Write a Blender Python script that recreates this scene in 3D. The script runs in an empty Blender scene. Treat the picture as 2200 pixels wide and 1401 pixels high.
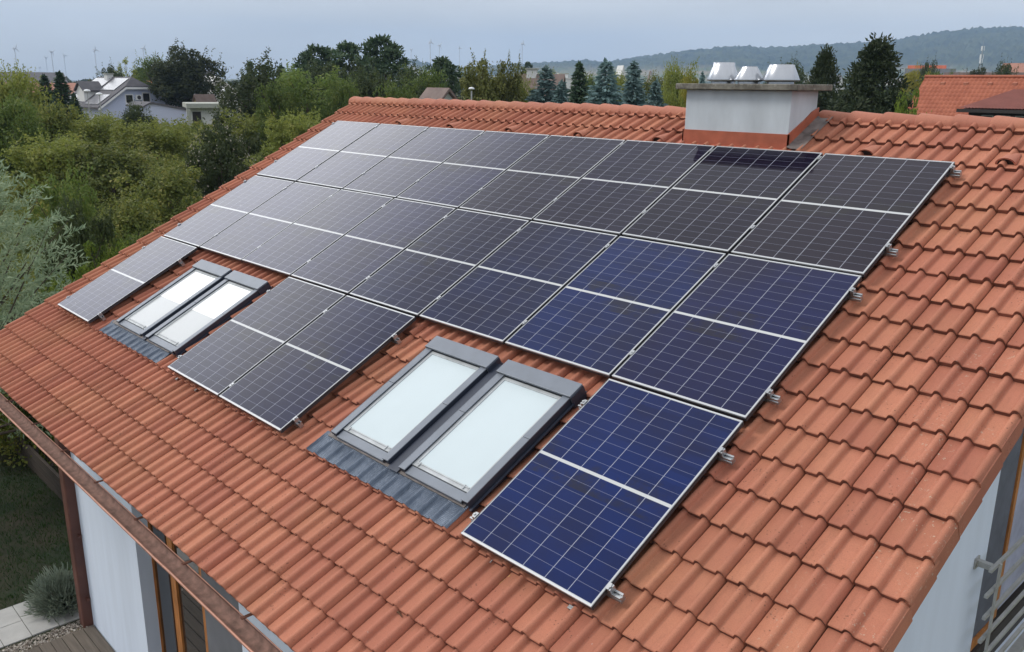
import bpy, math, random
import numpy as np
from mathutils import Vector, Matrix

# ------------------------------------------------------------------ camera, world, sun, exposure
sc = bpy.context.scene
COL = sc.collection
CR = np.array([[0.68486149, 0.19995501, -0.7007016],
               [0.72862474, -0.17682132, 0.66169496],
               [0.00841024, -0.96371791, -0.26679028]])      # columns: image right, image down, view direction
CP = np.array([11.98504011, -7.58521054, 0.57727492])
FOC, PW, PH = 1886.7, 2200.0, 1401.0
cam_d = bpy.data.cameras.new('camera')
cam_d.sensor_width = 36.0
cam_d.lens = FOC / PW * 36.0
cam_d.clip_start = 0.1
cam_d.clip_end = 30000
cam = bpy.data.objects.new('camera', cam_d)
COL.objects.link(cam)
m = Matrix.Identity(4)
for r in range(3):
    m[r][0] = CR[r, 0]; m[r][1] = -CR[r, 1]; m[r][2] = -CR[r, 2]; m[r][3] = CP[r]
cam.matrix_world = m
sc.camera = cam

SUN_DIR = Vector((-0.62, -0.45, 0.72)).normalized()          # towards the sun
world = bpy.data.worlds.new('World')
sc.world = world
world.use_nodes = True
wn, wl = world.node_tree.nodes, world.node_tree.links
bg = wn['Background']
bg.inputs['Strength'].default_value = 0.1
sky = wn.new('ShaderNodeTexSky')
sky.sky_type = 'NISHITA'
sky.sun_disc = False
sky.sun_elevation = math.asin(SUN_DIR.z)
sky.sun_rotation = math.atan2(SUN_DIR.x, SUN_DIR.y)
tc = wn.new('ShaderNodeTexCoord')
sep = wn.new('ShaderNodeSeparateXYZ')
wl.new(tc.outputs['Generated'], sep.inputs[0])
ramp = wn.new('ShaderNodeValToRGB')
ramp.color_ramp.elements[0].position = 0.0
ramp.color_ramp.elements[0].color = (0.57, 0.605, 0.635, 1)
ramp.color_ramp.elements[1].position = 1.0
ramp.color_ramp.elements[1].color = (1.0, 1.03, 1.08, 1)
for p, c in ((0.03, (0.66, 0.695, 0.72, 1)), (0.09, (0.79, 0.81, 0.825, 1)), (0.28, (0.78, 0.82, 0.88, 1)), (0.5, (0.95, 0.97, 1.0, 1))):
    e = ramp.color_ramp.elements.new(p); e.color = c
wl.new(sep.outputs['Z'], ramp.inputs[0])
mp = wn.new('ShaderNodeMapping')
mp.inputs['Scale'].default_value = (1, 1, 4.5)
wl.new(tc.outputs['Generated'], mp.inputs[0])
cn = wn.new('ShaderNodeTexNoise')
cn.inputs['Scale'].default_value = 2.6
cn.inputs['Detail'].default_value = 6
cn.inputs['Roughness'].default_value = 0.55
wl.new(mp.outputs[0], cn.inputs['Vector'])
cm = wn.new('ShaderNodeMapRange')
cm.inputs['From Min'].default_value = 0.3; cm.inputs['From Max'].default_value = 0.7
cm.inputs['To Min'].default_value = 8.7; cm.inputs['To Max'].default_value = 11.3
wl.new(cn.outputs['Fac'], cm.inputs['Value'])
vm = wn.new('ShaderNodeVectorMath'); vm.operation = 'SCALE'
wl.new(ramp.outputs['Color'], vm.inputs[0]); wl.new(cm.outputs[0], vm.inputs['Scale'])
mx = wn.new('ShaderNodeMix'); mx.data_type = 'RGBA'
mx.inputs['Factor'].default_value = 0.93
# thin bright cloud over the hidden sun, up to the left outside the frame
dotn = wn.new('ShaderNodeVectorMath'); dotn.operation = 'DOT_PRODUCT'
nrm = wn.new('ShaderNodeVectorMath'); nrm.operation = 'NORMALIZE'
wl.new(tc.outputs['Generated'], nrm.inputs[0]); wl.new(nrm.outputs[0], dotn.inputs[0])
GL = Vector((-0.88, 0.27, 0.38)).normalized(); dotn.inputs[1].default_value = GL
gm = wn.new('ShaderNodeMapRange'); gm.interpolation_type = 'SMOOTHERSTEP'
gm.inputs['From Min'].default_value = 0.86; gm.inputs['From Max'].default_value = 1.0; gm.inputs['To Max'].default_value = 25.0
wl.new(dotn.outputs['Value'], gm.inputs['Value'])
gz = wn.new('ShaderNodeMapRange'); gz.interpolation_type = 'SMOOTHSTEP'
gz.inputs['From Min'].default_value = 0.64; gz.inputs['From Max'].default_value = 0.46
wl.new(sep.outputs['Z'], gz.inputs['Value'])
gz2 = wn.new('ShaderNodeMapRange'); gz2.interpolation_type = 'SMOOTHSTEP'
gz2.inputs['From Min'].default_value = 0.15; gz2.inputs['From Max'].default_value = 0.33
wl.new(sep.outputs['Z'], gz2.inputs['Value'])
gm1 = wn.new('ShaderNodeMath'); gm1.operation = 'MULTIPLY'; wl.new(gm.outputs[0], gm1.inputs[0]); wl.new(gz2.outputs[0], gm1.inputs[1])
gmul = wn.new('ShaderNodeMath'); gmul.operation = 'MULTIPLY'; wl.new(gm1.outputs[0], gmul.inputs[0]); wl.new(gz.outputs[0], gmul.inputs[1])
glow = wn.new('ShaderNodeVectorMath'); glow.operation = 'SCALE'; glow.inputs[0].default_value = (0.955, 0.965, 1.0)
wl.new(gmul.outputs[0], glow.inputs['Scale'])
addg = wn.new('ShaderNodeVectorMath'); addg.operation = 'ADD'
wl.new(vm.outputs[0], addg.inputs[0]); wl.new(glow.outputs[0], addg.inputs[1])
wl.new(sky.outputs[0], mx.inputs['A']); wl.new(addg.outputs[0], mx.inputs['B'])
wl.new(mx.outputs['Result'], bg.inputs['Color'])

sun_d = bpy.data.lights.new('sun', 'SUN')
sun_d.energy = 1.5
sun_d.angle = math.radians(16)
sun_d.color = (1.0, 0.955, 0.89)
sun = bpy.data.objects.new('sun', sun_d)
sun.rotation_euler = SUN_DIR.to_track_quat('Z', 'Y').to_euler()
sun.location = (0, -20, 60)
COL.objects.link(sun)
sc.view_settings.view_transform = 'Standard'
sc.view_settings.look = 'None'
sc.view_settings.gamma = 1.0
sc.view_settings.exposure = 0.2
try:
    sc.cycles.use_denoising = True
    sc.cycles.denoiser = 'OPENIMAGEDENOISE'
    sc.cycles.max_bounces = 6
    sc.cycles.volume_bounces = 0
    sc.cycles.caustics_reflective = False
    sc.cycles.caustics_refractive = False
except Exception:
    pass

# ------------------------------------------------------------------ measuring helpers
def ray(px, py):
    return CR @ np.array([(px - PW / 2) / FOC, (py - PH / 2) / FOC, 1.0])
def on(px, py, axis, val):                       # where a sight line meets an axis plane
    d = ray(px, py); return CP + (val - CP[axis]) / d[axis] * d
def at(px, py, D):                               # a point D metres away (over ground)
    d = ray(px, py); return CP + D / math.hypot(d[0], d[1]) * d
PITCH = math.radians(27.1548)
CPI, SPI = math.cos(PITCH), math.sin(PITCH)
def rp(u, v, h=0.0):                             # roof coordinates: u along ridge, v down the slope, h off the panels
    return Vector((u, -v * CPI - h * SPI, -v * SPI + h * CPI))
GZ = -7.05
YR = 0.838                                       # ridge line

# ------------------------------------------------------------------ object helpers
def tag(o, label=None, cat=None, group=None, kind=None):
    if label: o['label'] = label
    if cat: o['category'] = cat
    if group: o['group'] = group
    if kind: o['kind'] = kind
    return o
def empty(name, loc, rot=(0, 0, 0), scale=1.0):
    o = bpy.data.objects.new(name, None)
    o.empty_display_size = 0.2
    o.location = loc; o.rotation_euler = rot; o.scale = (scale,) * 3
    COL.objects.link(o)
    return o
class MB:
    def __init__(s): s.v = []; s.f = []; s.sm = []; s.uv = None
    def face(s, pts, smooth=False):
        b = len(s.v); s.v += [tuple(p) for p in pts]; s.f.append(tuple(range(b, b + len(pts)))); s.sm.append(smooth); return s
    def box(s, x0, x1, y0, y1, z0, z1, M=None):
        P = [(x, y, z) for z in (z0, z1) for y in (y0, y1) for x in (x0, x1)]
        if M: P = [tuple(M @ Vector(p)) for p in P]
        b = len(s.v); s.v += P
        for q in ((0, 2, 3, 1), (4, 5, 7, 6), (0, 1, 5, 4), (2, 6, 7, 3), (0, 4, 6, 2), (1, 3, 7, 5)):
            s.f.append(tuple(b + i for i in q)); s.sm.append(False)
        return s
    def prism(s, poly, y0, y1, axis=1):              # poly of (a, b) extruded along an axis
        n = len(poly); b = len(s.v)
        for y in (y0, y1):
            for a, c in poly:
                p = [a, c]; p.insert(axis, y); s.v.append(tuple(p))
        s.f.append(tuple(b + i for i in range(n))); s.sm.append(False)
        s.f.append(tuple(b + n + n - 1 - i for i in range(n))); s.sm.append(False)
        for i in range(n):
            j = (i + 1) % n
            s.f.append((b + i, b + n + i, b + n + j, b + j)); s.sm.append(False)
        return s
    def grid(s, rows, smooth=True, close=False):
        b = len(s.v); n = len(rows[0])
        for r in rows: s.v += [tuple(p) for p in r]
        for i in range(len(rows) - 1):
            for j in range(n if close else n - 1):
                k = (j + 1) % n
                s.f.append((b + i * n + j, b + i * n + k, b + (i + 1) * n + k, b + (i + 1) * n + j)); s.sm.append(smooth)
        return s
    def tube(s, pts, rad, n=7):
        rows = []; pts = [Vector(p) for p in pts]
        for i, p in enumerate(pts):
            d = (pts[min(i + 1, len(pts) - 1)] - pts[max(i - 1, 0)]).normalized()
            a = d.orthogonal().normalized(); c = d.cross(a)
            r = rad[i] if isinstance(rad, (list, tuple)) else rad
            rows.append([p + (a * math.cos(t) + c * math.sin(t)) * r for t in [2 * math.pi * k / n for k in range(n)]])
        s.grid(rows, True, True)
        b = len(s.v); s.v += [tuple(q) for q in rows[-1]]; s.f.append(tuple(range(b, b + n))); s.sm.append(False)
        return s
    def lathe(s, prof, cx, cy, n=24, smooth=True):
        rows = [[(cx + r * math.cos(t), cy + r * math.sin(t), z) for t in [2 * math.pi * k / n for k in range(n)]] for r, z in prof]
        return s.grid(rows, smooth, True)
    def build(s, name, mat, parent=None, off=None, bevel=0.0):
        me = bpy.data.meshes.new(name)
        me.from_pydata(s.v, [], s.f); me.update()
        me.polygons.foreach_set('use_smooth', s.sm)
        o = bpy.data.objects.new(name, me)
        if mat: me.materials.append(mat)
        COL.objects.link(o)
        if parent: o.parent = parent
        if parent and off is not None: o.matrix_parent_inverse = Matrix.Translation(-Vector(off))
        if bevel:
            b = o.modifiers.new('bevel', 'BEVEL'); b.width = bevel; b.segments = 2; b.limit_method = 'ANGLE'; b.harden_normals = False
        return o
def quads(name, V, mat, parent=None, smooth=False):       # V: (N,4,3) array of loose leaf faces
    V = np.asarray(V, dtype=np.float32); N = len(V)
    me = bpy.data.meshes.new(name)
    me.vertices.add(N * 4); me.loops.add(N * 4); me.polygons.add(N)
    me.vertices.foreach_set('co', V.reshape(-1))
    me.loops.foreach_set('vertex_index', np.arange(N * 4, dtype=np.int32))
    me.polygons.foreach_set('loop_start', np.arange(0, N * 4, 4, dtype=np.int32))
    me.polygons.foreach_set('loop_total', np.full(N, 4, dtype=np.int32))
    me.update(calc_edges=True)
    me.materials.append(mat)
    o = bpy.data.objects.new(name, me)
    COL.objects.link(o)
    if parent: o.parent = parent
    return o
def kids(o): return [c for c in bpy.data.objects if c.parent == o]
def copy_tree(o, parent=None):
    c = o.copy(); COL.objects.link(c); c.parent = parent
    for ch in kids(o): copy_tree(ch, c)
    return c

# ------------------------------------------------------------------ materials
def new_mat(name):
    mt = bpy.data.materials.new(name); mt.use_nodes = True
    nt = mt.node_tree
    return mt, nt.nodes, nt.links, nt.nodes['Principled BSDF']
def mixc(n, l, fac, a, b, mode='MIX'):
    x = n.new('ShaderNodeMix'); x.data_type = 'RGBA'; x.blend_type = mode
    for s, v in (('Factor', fac), ('A', a), ('B', b)):
        if hasattr(v, 'links') or isinstance(v, bpy.types.NodeSocket): l.new(v, x.inputs[s])
        elif s == 'Factor': x.inputs[s].default_value = v
        else: x.inputs[s].default_value = (*v, 1) if len(v) == 3 else v
    return x.outputs['Result']
def noise(n, l, scale, detail=4, rough=0.55, vec=None, stretch=None, coord='Object'):
    t = n.new('ShaderNodeTexCoord')
    v = vec or t.outputs[coord]
    if stretch:
        q = n.new('ShaderNodeMapping'); q.inputs['Scale'].default_value = stretch; l.new(v, q.inputs[0]); v = q.outputs[0]
    x = n.new('ShaderNodeTexNoise'); x.inputs['Scale'].default_value = scale; x.inputs['Detail'].default_value = detail; x.inputs['Roughness'].default_value = rough
    l.new(v, x.inputs['Vector'])
    return x.outputs['Fac']
def ramp2(n, l, fac, a, b, lo=0.0, hi=1.0):
    x = n.new('ShaderNodeMapRange'); x.inputs['From Min'].default_value = a; x.inputs['From Max'].default_value = b
    x.inputs['To Min'].default_value = lo; x.inputs['To Max'].default_value = hi
    l.new(fac, x.inputs['Value']); return x.outputs[0]
def math_n(n, l, op, a, b=None, c=None):
    x = n.new('ShaderNodeMath'); x.operation = op
    for i, v in enumerate((a, b, c)):
        if v is None: continue
        if isinstance(v, bpy.types.NodeSocket): l.new(v, x.inputs[i])
        else: x.inputs[i].default_value = v
    return x.outputs[0]
def bump(n, l, bsdf, h, strength=0.3, dist=0.01):
    b = n.new('ShaderNodeBump'); b.inputs['Strength'].default_value = strength; b.inputs['Distance'].default_value = dist
    l.new(h, b.inputs['Height']); l.new(b.outputs[0], bsdf.inputs['Normal'])
def simple(name, col, rough=0.6, metal=0.0, var=0.12, scale=8.0, bstr=0.0, bscale=60, bdist=0.004, spec=0.5, stretch=None):
    mt, n, l, b = new_mat(name)
    f = noise(n, l, scale, 5, stretch=stretch)
    dark = tuple(c * (1 - var * 1.6) for c in col); light = tuple(min(1, c * (1 + var)) for c in col)
    l.new(mixc(n, l, ramp2(n, l, f, 0.3, 0.7), dark, light), b.inputs['Base Color'])
    b.inputs['Roughness'].default_value = rough; b.inputs['Metallic'].default_value = metal
    b.inputs['Specular IOR Level'].default_value = spec
    if bstr: bump(n, l, b, noise(n, l, bscale, 4), bstr, bdist)
    return mt

def tile_mat(name, c0, c1, c2, speck=True, lichen=True):
    mt, n, l, b = new_mat(name)
    g = n.new('ShaderNodeNewGeometry')
    rnd = g.outputs['Random Per Island']
    cr = n.new('ShaderNodeValToRGB')
    cr.color_ramp.elements[0].color = (*c0, 1); cr.color_ramp.elements[1].color = (*c2, 1)
    e = cr.color_ramp.elements.new(0.5); e.color = (*c1, 1)
    l.new(rnd, cr.inputs[0])
    col = cr.outputs[0]
    big = noise(n, l, 1.1, 4)
    col = mixc(n, l, ramp2(n, l, big, 0.42, 0.72, 0.0, 0.42), col, (0.44, 0.215, 0.110))            # ochre bloom
    mid = noise(n, l, 9.0, 6, 0.65)
    col = mixc(n, l, ramp2(n, l, mid, 0.50, 0.78, 0.0, 0.30), col, (0.27, 0.10, 0.065))
    streak = noise(n, l, 5.0, 5, 0.7, stretch=(5, 0.8, 0.8))
    col = mixc(n, l, ramp2(n, l, streak, 0.55, 0.75, 0.0, 0.30), col, (0.15, 0.075, 0.05))
    if speck:
        vo = n.new('ShaderNodeTexVoronoi'); vo.inputs['Scale'].default_value = 34
        t = n.new('ShaderNodeTexCoord'); l.new(t.outputs['Object'], vo.inputs['Vector'])
        mk = math_n(n, l, 'MULTIPLY', math_n(n, l, 'LESS_THAN', vo.outputs['Distance'], 0.17), ramp2(n, l, noise(n, l, 3.3, 3), 0.52, 0.62))
        col = mixc(n, l, math_n(n, l, 'MULTIPLY', mk, 0.6), col, (0.055, 0.035, 0.025))
        fine = noise(n, l, 160, 2)
        col = mixc(n, l, ramp2(n, l, fine, 0.42, 0.64, 0.0, 0.22), col, (0.20, 0.085, 0.055))
    if lichen:
        t2 = n.new('ShaderNodeTexCoord'); s2 = n.new('ShaderNodeSeparateXYZ'); l.new(t2.outputs['Object'], s2.inputs[0])
        edge = ramp2(n, l, s2.outputs['X'], 9.9, 10.35)
        lich = ramp2(n, l, noise(n, l, 42, 5, 0.7), 0.60, 0.66)
        patch = ramp2(n, l, noise(n, l, 2.6, 3), 0.47, 0.58)
        m1 = math_n(n, l, 'MULTIPLY', math_n(n, l, 'MULTIPLY', lich, edge), patch)
        col = mixc(n, l, math_n(n, l, 'MULTIPLY', m1, 0.95), col, (0.50, 0.44, 0.34))
        wl_ = ramp2(n, l, noise(n, l, 30, 3, 0.6), 0.735, 0.765)
        col = mixc(n, l, math_n(n, l, 'MULTIPLY', wl_, 0.5), col, (0.55, 0.50, 0.46))
    l.new(col, b.inputs['Base Color'])
    b.inputs['Roughness'].default_value = 0.8
    b.inputs['Specular IOR Level'].default_value = 0.3
    bump(n, l, b, noise(n, l, 130, 4, 0.7), 0.25, 0.004)
    return mt
M = {}
M['tile'] = tile_mat('clay_tile', (0.375, 0.132, 0.085), (0.435, 0.163, 0.102), (0.495, 0.195, 0.119))
M['ridge'] = tile_mat('ridge_tile', (0.365, 0.132, 0.09), (0.42, 0.16, 0.106), (0.47, 0.188, 0.122), lichen=False)
M['lipshade'] = simple('grimy_shadowed_tile_end', (0.19, 0.082, 0.057), 0.95, var=.35, scale=9)  # dark lip colour paints in the course shadow lines, along with grime
M['underlay'] = simple('roof_underlay', (0.05, 0.03, 0.025), 0.9)
M['wood'] = simple('rafter_wood', (0.05, 0.028, 0.02), 0.8, stretch=(1, 8, 8))
M['render'] = simple('white_render', (0.66, 0.73, 0.83), 0.9, var=0.04, scale=1.5, stretch=(3, 3, .35), bstr=0.25, bscale=140, bdist=0.003)
M['chimney'] = simple('chimney_render', (0.53, 0.575, 0.615), 0.92, var=0.10, scale=2.6, stretch=(1.6, 1.6, .6), bstr=0.3, bscale=120, bdist=0.003)
def concrete_mat():
    mt, n, l, b = new_mat('weathered_concrete')
    f = noise(n, l, 7, 8, 0.7); g = noise(n, l, 38, 5, 0.7)
    c = mixc(n, l, ramp2(n, l, f, 0.35, 0.68), (0.10, 0.09, 0.075), (0.27, 0.255, 0.215))
    c = mixc(n, l, ramp2(n, l, g, 0.56, 0.7, 0, 0.7), c, (0.42, 0.40, 0.35))
    l.new(c, b.inputs['Base Color']); b.inputs['Roughness'].default_value = 0.95
    bump(n, l, b, g, 0.6, 0.01)
    return mt
M['concrete'] = concrete_mat()
M['redmetal'] = simple('red_sheet_metal', (0.40, 0.105, 0.055), 0.55, var=0.16, scale=6, bstr=0.25, bscale=14, bdist=0.01)
M['lead'] = simple('grey_lead_strip', (0.16, 0.135, 0.125), 0.6, var=0.3, scale=12, bstr=0.3, bscale=30)
M['steel'] = simple('stainless_steel', (0.46, 0.475, 0.50), 0.24, 1.0, var=0.04, scale=3)
M['alu'] = simple('aluminium', (0.42, 0.43, 0.44), 0.38, 0.85, var=0.05, scale=10)
M['aluframe'] = simple('frame_aluminium', (0.52, 0.53, 0.54), 0.42, 0.35, var=0.04, scale=4)
M['framelip'] = simple('dull_frame_lip', (0.17, 0.175, 0.185), 0.55, spec=.25)
M['frameside'] = simple('dark_frame_side', (0.035, 0.036, 0.042), 0.5)  # near-black colour paints the shade in the gaps between panels
M['black'] = simple('black_plastic', (0.012, 0.012, 0.014), 0.5)
M['copper'] = simple('weathered_copper', (0.20, 0.088, 0.062), 0.55, 0.3, var=0.35, scale=10, bstr=0.2, bscale=20)
M['coppere'] = simple('copper_rim', (0.42, 0.205, 0.14), 0.5, 0.2, var=0.15)
M['gutterin'] = simple('dirty_gutter_lining', (0.235, 0.135, 0.105), 0.85, var=0.28, scale=14, bstr=0.4, bscale=60)
M['pipe'] = simple('brown_pipe', (0.125, 0.05, 0.036), 0.55, var=0.18, scale=3)
M['greyal'] = simple('grey_window_cladding', (0.165, 0.185, 0.218), 0.42, 0.1, var=0.07, scale=5)
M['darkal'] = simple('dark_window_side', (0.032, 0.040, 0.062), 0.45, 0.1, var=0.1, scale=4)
M['gasket'] = simple('rubber_gasket', (0.02, 0.024, 0.03), 0.6)
M['sash'] = simple('pale_sash', (0.42, 0.44, 0.45), 0.5)
M['orange'] = simple('stained_timber', (0.46, 0.18, 0.05), 0.5, var=0.25, scale=6, stretch=(6, 6, 0.6))
M['screen'] = simple('grey_screen', (0.16, 0.165, 0.18), 0.85, var=0.08, scale=3)
M['railing'] = simple('galvanised_bar', (0.46, 0.46, 0.44), 0.5, 0.5, var=0.1)
M['dark'] = simple('dark_timber', (.045, .038, .035), .8)
M['reveal'] = simple('grey_reveal', (0.12, 0.13, 0.16), 0.7)
M['curtain'] = simple('lavender_curtain', (0.40, 0.42, 0.53), 0.8, var=0.2, scale=3)

def lead_mat():
    mt, n, l, b = new_mat('pleated_flashing')
    f = noise(n, l, 5, 4)
    c = mixc(n, l, ramp2(n, l, f, 0.3, 0.7), (0.060, 0.082, 0.120), (0.125, 0.155, 0.205))
    l.new(c, b.inputs['Base Color']); b.inputs['Roughness'].default_value = 0.36; b.inputs['Metallic'].default_value = 0.35
    wv = n.new('ShaderNodeTexWave'); wv.inputs['Scale'].default_value = 26; wv.inputs['Distortion'].default_value = 3.0; wv.bands_direction = 'Y'
    t = n.new('ShaderNodeTexCoord'); l.new(t.outputs['Object'], wv.inputs['Vector'])
    h = math_n(n, l, 'ADD', wv.outputs['Fac'], noise(n, l, 30, 3))
    bump(n, l, b, h, 0.55, 0.006)
    return mt
M['apron'] = lead_mat()

def cell_mat():
    mt, n, l, b = new_mat('solar_cells')
    uv = n.new('ShaderNodeUVMap'); s = n.new('ShaderNodeSeparateXYZ'); l.new(uv.outputs[0], s.inputs[0])
    x, y = s.outputs['X'], s.outputs['Y']                     # metres on the panel, from its lower left corner
    W_, H_, mg, mid = 1.113, 1.573, 0.006, 0.024
    cw = (W_ - 2 * mg) / 6; half = (H_ - 2 * mg - mid) / 2; ch = half / 9
    xx = math_n(n, l, 'SUBTRACT', x, mg)
    fx = math_n(n, l, 'MODULO', xx, cw)
    dx = math_n(n, l, 'MINIMUM', fx, math_n(n, l, 'SUBTRACT', cw, fx))
    lx = math_n(n, l, 'LESS_THAN', dx, 0.0022)
    up = math_n(n, l, 'GREATER_THAN', y, mg + half + mid / 2)
    yy = math_n(n, l, 'SUBTRACT', math_n(n, l, 'SUBTRACT', y, mg), math_n(n, l, 'MULTIPLY', up, half + mid))
    fy = math_n(n, l, 'MODULO', math_n(n, l, 'ADD', yy, ch * 4), ch)
    dy = math_n(n, l, 'MINIMUM', fy, math_n(n, l, 'SUBTRACT', ch, fy))
    ly = math_n(n, l, 'LESS_THAN', dy, 0.0013)
    out = math_n(n, l, 'MAXIMUM', math_n(n, l, 'LESS_THAN', yy, 0.0), math_n(n, l, 'GREATER_THAN', yy, half))
    outx = math_n(n, l, 'MAXIMUM', math_n(n, l, 'LESS_THAN', x, mg), math_n(n, l, 'GREATER_THAN', x, W_ - mg))
    # cell tint: each cell its own shade
    cx = math_n(n, l, 'FLOOR', math_n(n, l, 'DIVIDE', xx, cw)); cy = math_n(n, l, 'FLOOR', math_n(n, l, 'DIVIDE', y, ch))
    oi = n.new('ShaderNodeObjectInfo')
    cv = n.new('ShaderNodeCombineXYZ'); l.new(cx, cv.inputs[0]); l.new(cy, cv.inputs[1]); l.new(math_n(n, l, 'MULTIPLY', oi.outputs['Random'], 50), cv.inputs[2])
    wn_ = n.new('ShaderNodeTexWhiteNoise'); l.new(cv.outputs[0], wn_.inputs['Vector'])
    base = mixc(n, l, wn_.outputs['Value'], mixc(n, l, 0.22, oi.outputs['Color'], (0.0, 0.0, 0.0)), oi.outputs['Color'])
    g = n.new('ShaderNodeNewGeometry')
    ns = noise(n, l, 0.8, 4, 0.6, vec=g.outputs['Position'])
    base = mixc(n, l, ramp2(n, l, ns, 0.42, 0.66, 0.0, 0.55), base, (0.0155, 0.0125, 0.022))
    dirt = noise(n, l, 2.2, 6, 0.7, vec=g.outputs['Position'])
    nearmid = math_n(n, l, 'LESS_THAN', math_n(n, l, 'ABSOLUTE', math_n(n, l, 'SUBTRACT', y, H_ / 2)), 0.16)
    dm = math_n(n, l, 'MULTIPLY', ramp2(n, l, dirt, 0.5, 0.62, 0, 0.6), nearmid)
    base = mixc(n, l, dm, base, (0.022, 0.020, 0.020))
    col = mixc(n, l, math_n(n, l, 'MULTIPLY', ly, 0.40), base, (0.36, 0.38, 0.50))
    col = mixc(n, l, math_n(n, l, 'MULTIPLY', lx, 0.62), col, (0.52, 0.54, 0.62))
    col = mixc(n, l, math_n(n, l, 'MAXIMUM', out, outx), col, (0.50, 0.51, 0.51))
    dots = n.new('ShaderNodeTexVoronoi'); dots.inputs['Scale'].default_value = 2.4
    l.new(g.outputs['Position'], dots.inputs['Vector'])
    col = mixc(n, l, math_n(n, l, 'MULTIPLY', math_n(n, l, 'LESS_THAN', dots.outputs['Distance'], 0.016), 0.75), col, (0.55, 0.55, 0.55))
    l.new(col, b.inputs['Base Color'])
    l.new(ramp2(n, l, noise(n, l, 6, 4, vec=g.outputs['Position']), 0.3, 0.7, 0.045, 0.075), b.inputs['Roughness'])
    b.inputs['IOR'].default_value = 1.29
    bump(n, l, b, noise(n, l, 0.9, 2, vec=g.outputs['Position']), 0.02, 0.02)
    return mt
M['cells'] = cell_mat()

def glass_mat(name, col, rough=0.05):
    mt, n, l, b = new_mat(name); spec = 1.0 if rough < .1 else .35; b.inputs['Specular IOR Level'].default_value = .5 * spec
    l.new(mixc(n, l, ramp2(n, l, noise(n, l, 1.2, 3), 0.3, 0.7), tuple(c * 0.93 for c in col), col), b.inputs['Base Color'])
    b.inputs['Roughness'].default_value = rough; b.inputs['IOR'].default_value = 1.45
    b.inputs['Coat Weight'].default_value = 0.5 if rough < .1 else .12; b.inputs['Coat Roughness'].default_value = 0.02
    return mt
M['frost'] = glass_mat('frosted_pane', (0.56, 0.635, 0.655), 0.3)
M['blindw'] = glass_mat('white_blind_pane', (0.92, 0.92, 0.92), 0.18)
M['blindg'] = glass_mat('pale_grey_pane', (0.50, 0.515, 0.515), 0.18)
M['darkglass'] = glass_mat('dark_pane', (0.018, 0.02, 0.022), 0.02)

def leaf_mat(name, a, b_, c, trans=0.45, scale=0.6):
    mt, n, l, b = new_mat(name)
    g = n.new('ShaderNodeNewGeometry'); oi = n.new('ShaderNodeObjectInfo')
    cr = n.new('ShaderNodeValToRGB'); cr.color_ramp.elements[0].color = (*a, 1); cr.color_ramp.elements[1].color = (*c, 1)
    e = cr.color_ramp.elements.new(0.55); e.color = (*b_, 1)
    f = noise(n, l, scale, 3, 0.6)
    fac = math_n(n, l, 'ADD', math_n(n, l, 'MULTIPLY', g.outputs['Random Per Island'], 0.5), ramp2(n, l, f, 0.3, 0.7, 0.0, 0.5))
    l.new(fac, cr.inputs[0])
    hs = n.new('ShaderNodeHueSaturation')
    l.new(ramp2(n, l, oi.outputs['Random'], 0, 1, 0.8, 1.2), hs.inputs['Value']); l.new(cr.outputs[0], hs.inputs['Color'])
    l.new(hs.outputs[0], b.inputs['Base Color']); b.inputs['Roughness'].default_value = 0.6; b.inputs['Specular IOR Level'].default_value = 0.25
    tr = n.new('ShaderNodeBsdfTranslucent'); l.new(hs.outputs[0], tr.inputs['Color'])
    ms = n.new('ShaderNodeMixShader'); ms.inputs[0].default_value = trans
    out = n['Material Output']
    l.new(b.outputs[0], ms.inputs[1]); l.new(tr.outputs[0], ms.inputs[2]); l.new(ms.outputs[0], out.inputs['Surface'])
    return mt
M['lf_olive'] = leaf_mat('olive_leaves', (0.112, 0.144, 0.028), (0.218, 0.250, 0.053), (0.330, 0.319, 0.080))
M['lf_green'] = leaf_mat('green_leaves', (0.065, 0.106, 0.024), (0.132, 0.185, 0.043), (0.224, 0.246, 0.062))
M['lf_dark'] = leaf_mat('dark_leaves', (0.036, 0.053, 0.02), (0.07, 0.094, 0.034), (0.115, 0.132, 0.05))
M['lf_bronze'] = leaf_mat('bronze_leaves', (0.034, 0.05, 0.022), (0.064, 0.08, 0.034), (0.11, 0.115, 0.055))
M['lf_yellow'] = leaf_mat('yellow_leaves', (0.162, 0.169, 0.027), (0.297, 0.270, 0.041), (0.446, 0.365, 0.068))
M['lf_lime'] = leaf_mat('lime_leaves', (0.095, 0.155, 0.020), (0.169, 0.236, 0.034), (0.257, 0.297, 0.047))
M['lf_spruce'] = leaf_mat('spruce_needles', (0.030, 0.056, 0.034), (0.056, 0.094, 0.049), (0.094, 0.131, 0.062), 0.15)
M['lf_cedar'] = leaf_mat('cedar_needles', (0.026, 0.040, 0.018), (0.050, 0.070, 0.030), (0.085, 0.10, 0.046), 0.15)
M['lf_blue'] = leaf_mat('blue_spruce_needles', (0.092, 0.151, 0.140), (0.169, 0.254, 0.245), (0.270, 0.374, 0.358), 0.15)
M['lf_pine'] = leaf_mat('pine_needles', (0.039, 0.066, 0.035), (0.070, 0.113, 0.055), (0.113, 0.153, 0.074), 0.15)
M['lf_thuja'] = leaf_mat('thuja_sprays', (0.078, 0.090, 0.023), (0.147, 0.156, 0.039), (0.225, 0.215, 0.059), 0.2)
M['lf_silver'] = leaf_mat('silver_leaves', (0.180, 0.250, 0.150), (0.306, 0.383, 0.230), (0.500, 0.559, 0.354), 0.25, 1.2)
M['lf_hedge'] = leaf_mat('mixed_hedge_leaves', (0.055, 0.085, 0.022), (0.185, 0.215, 0.050), (0.37, 0.31, 0.075), 0.4, 0.30)
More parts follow.
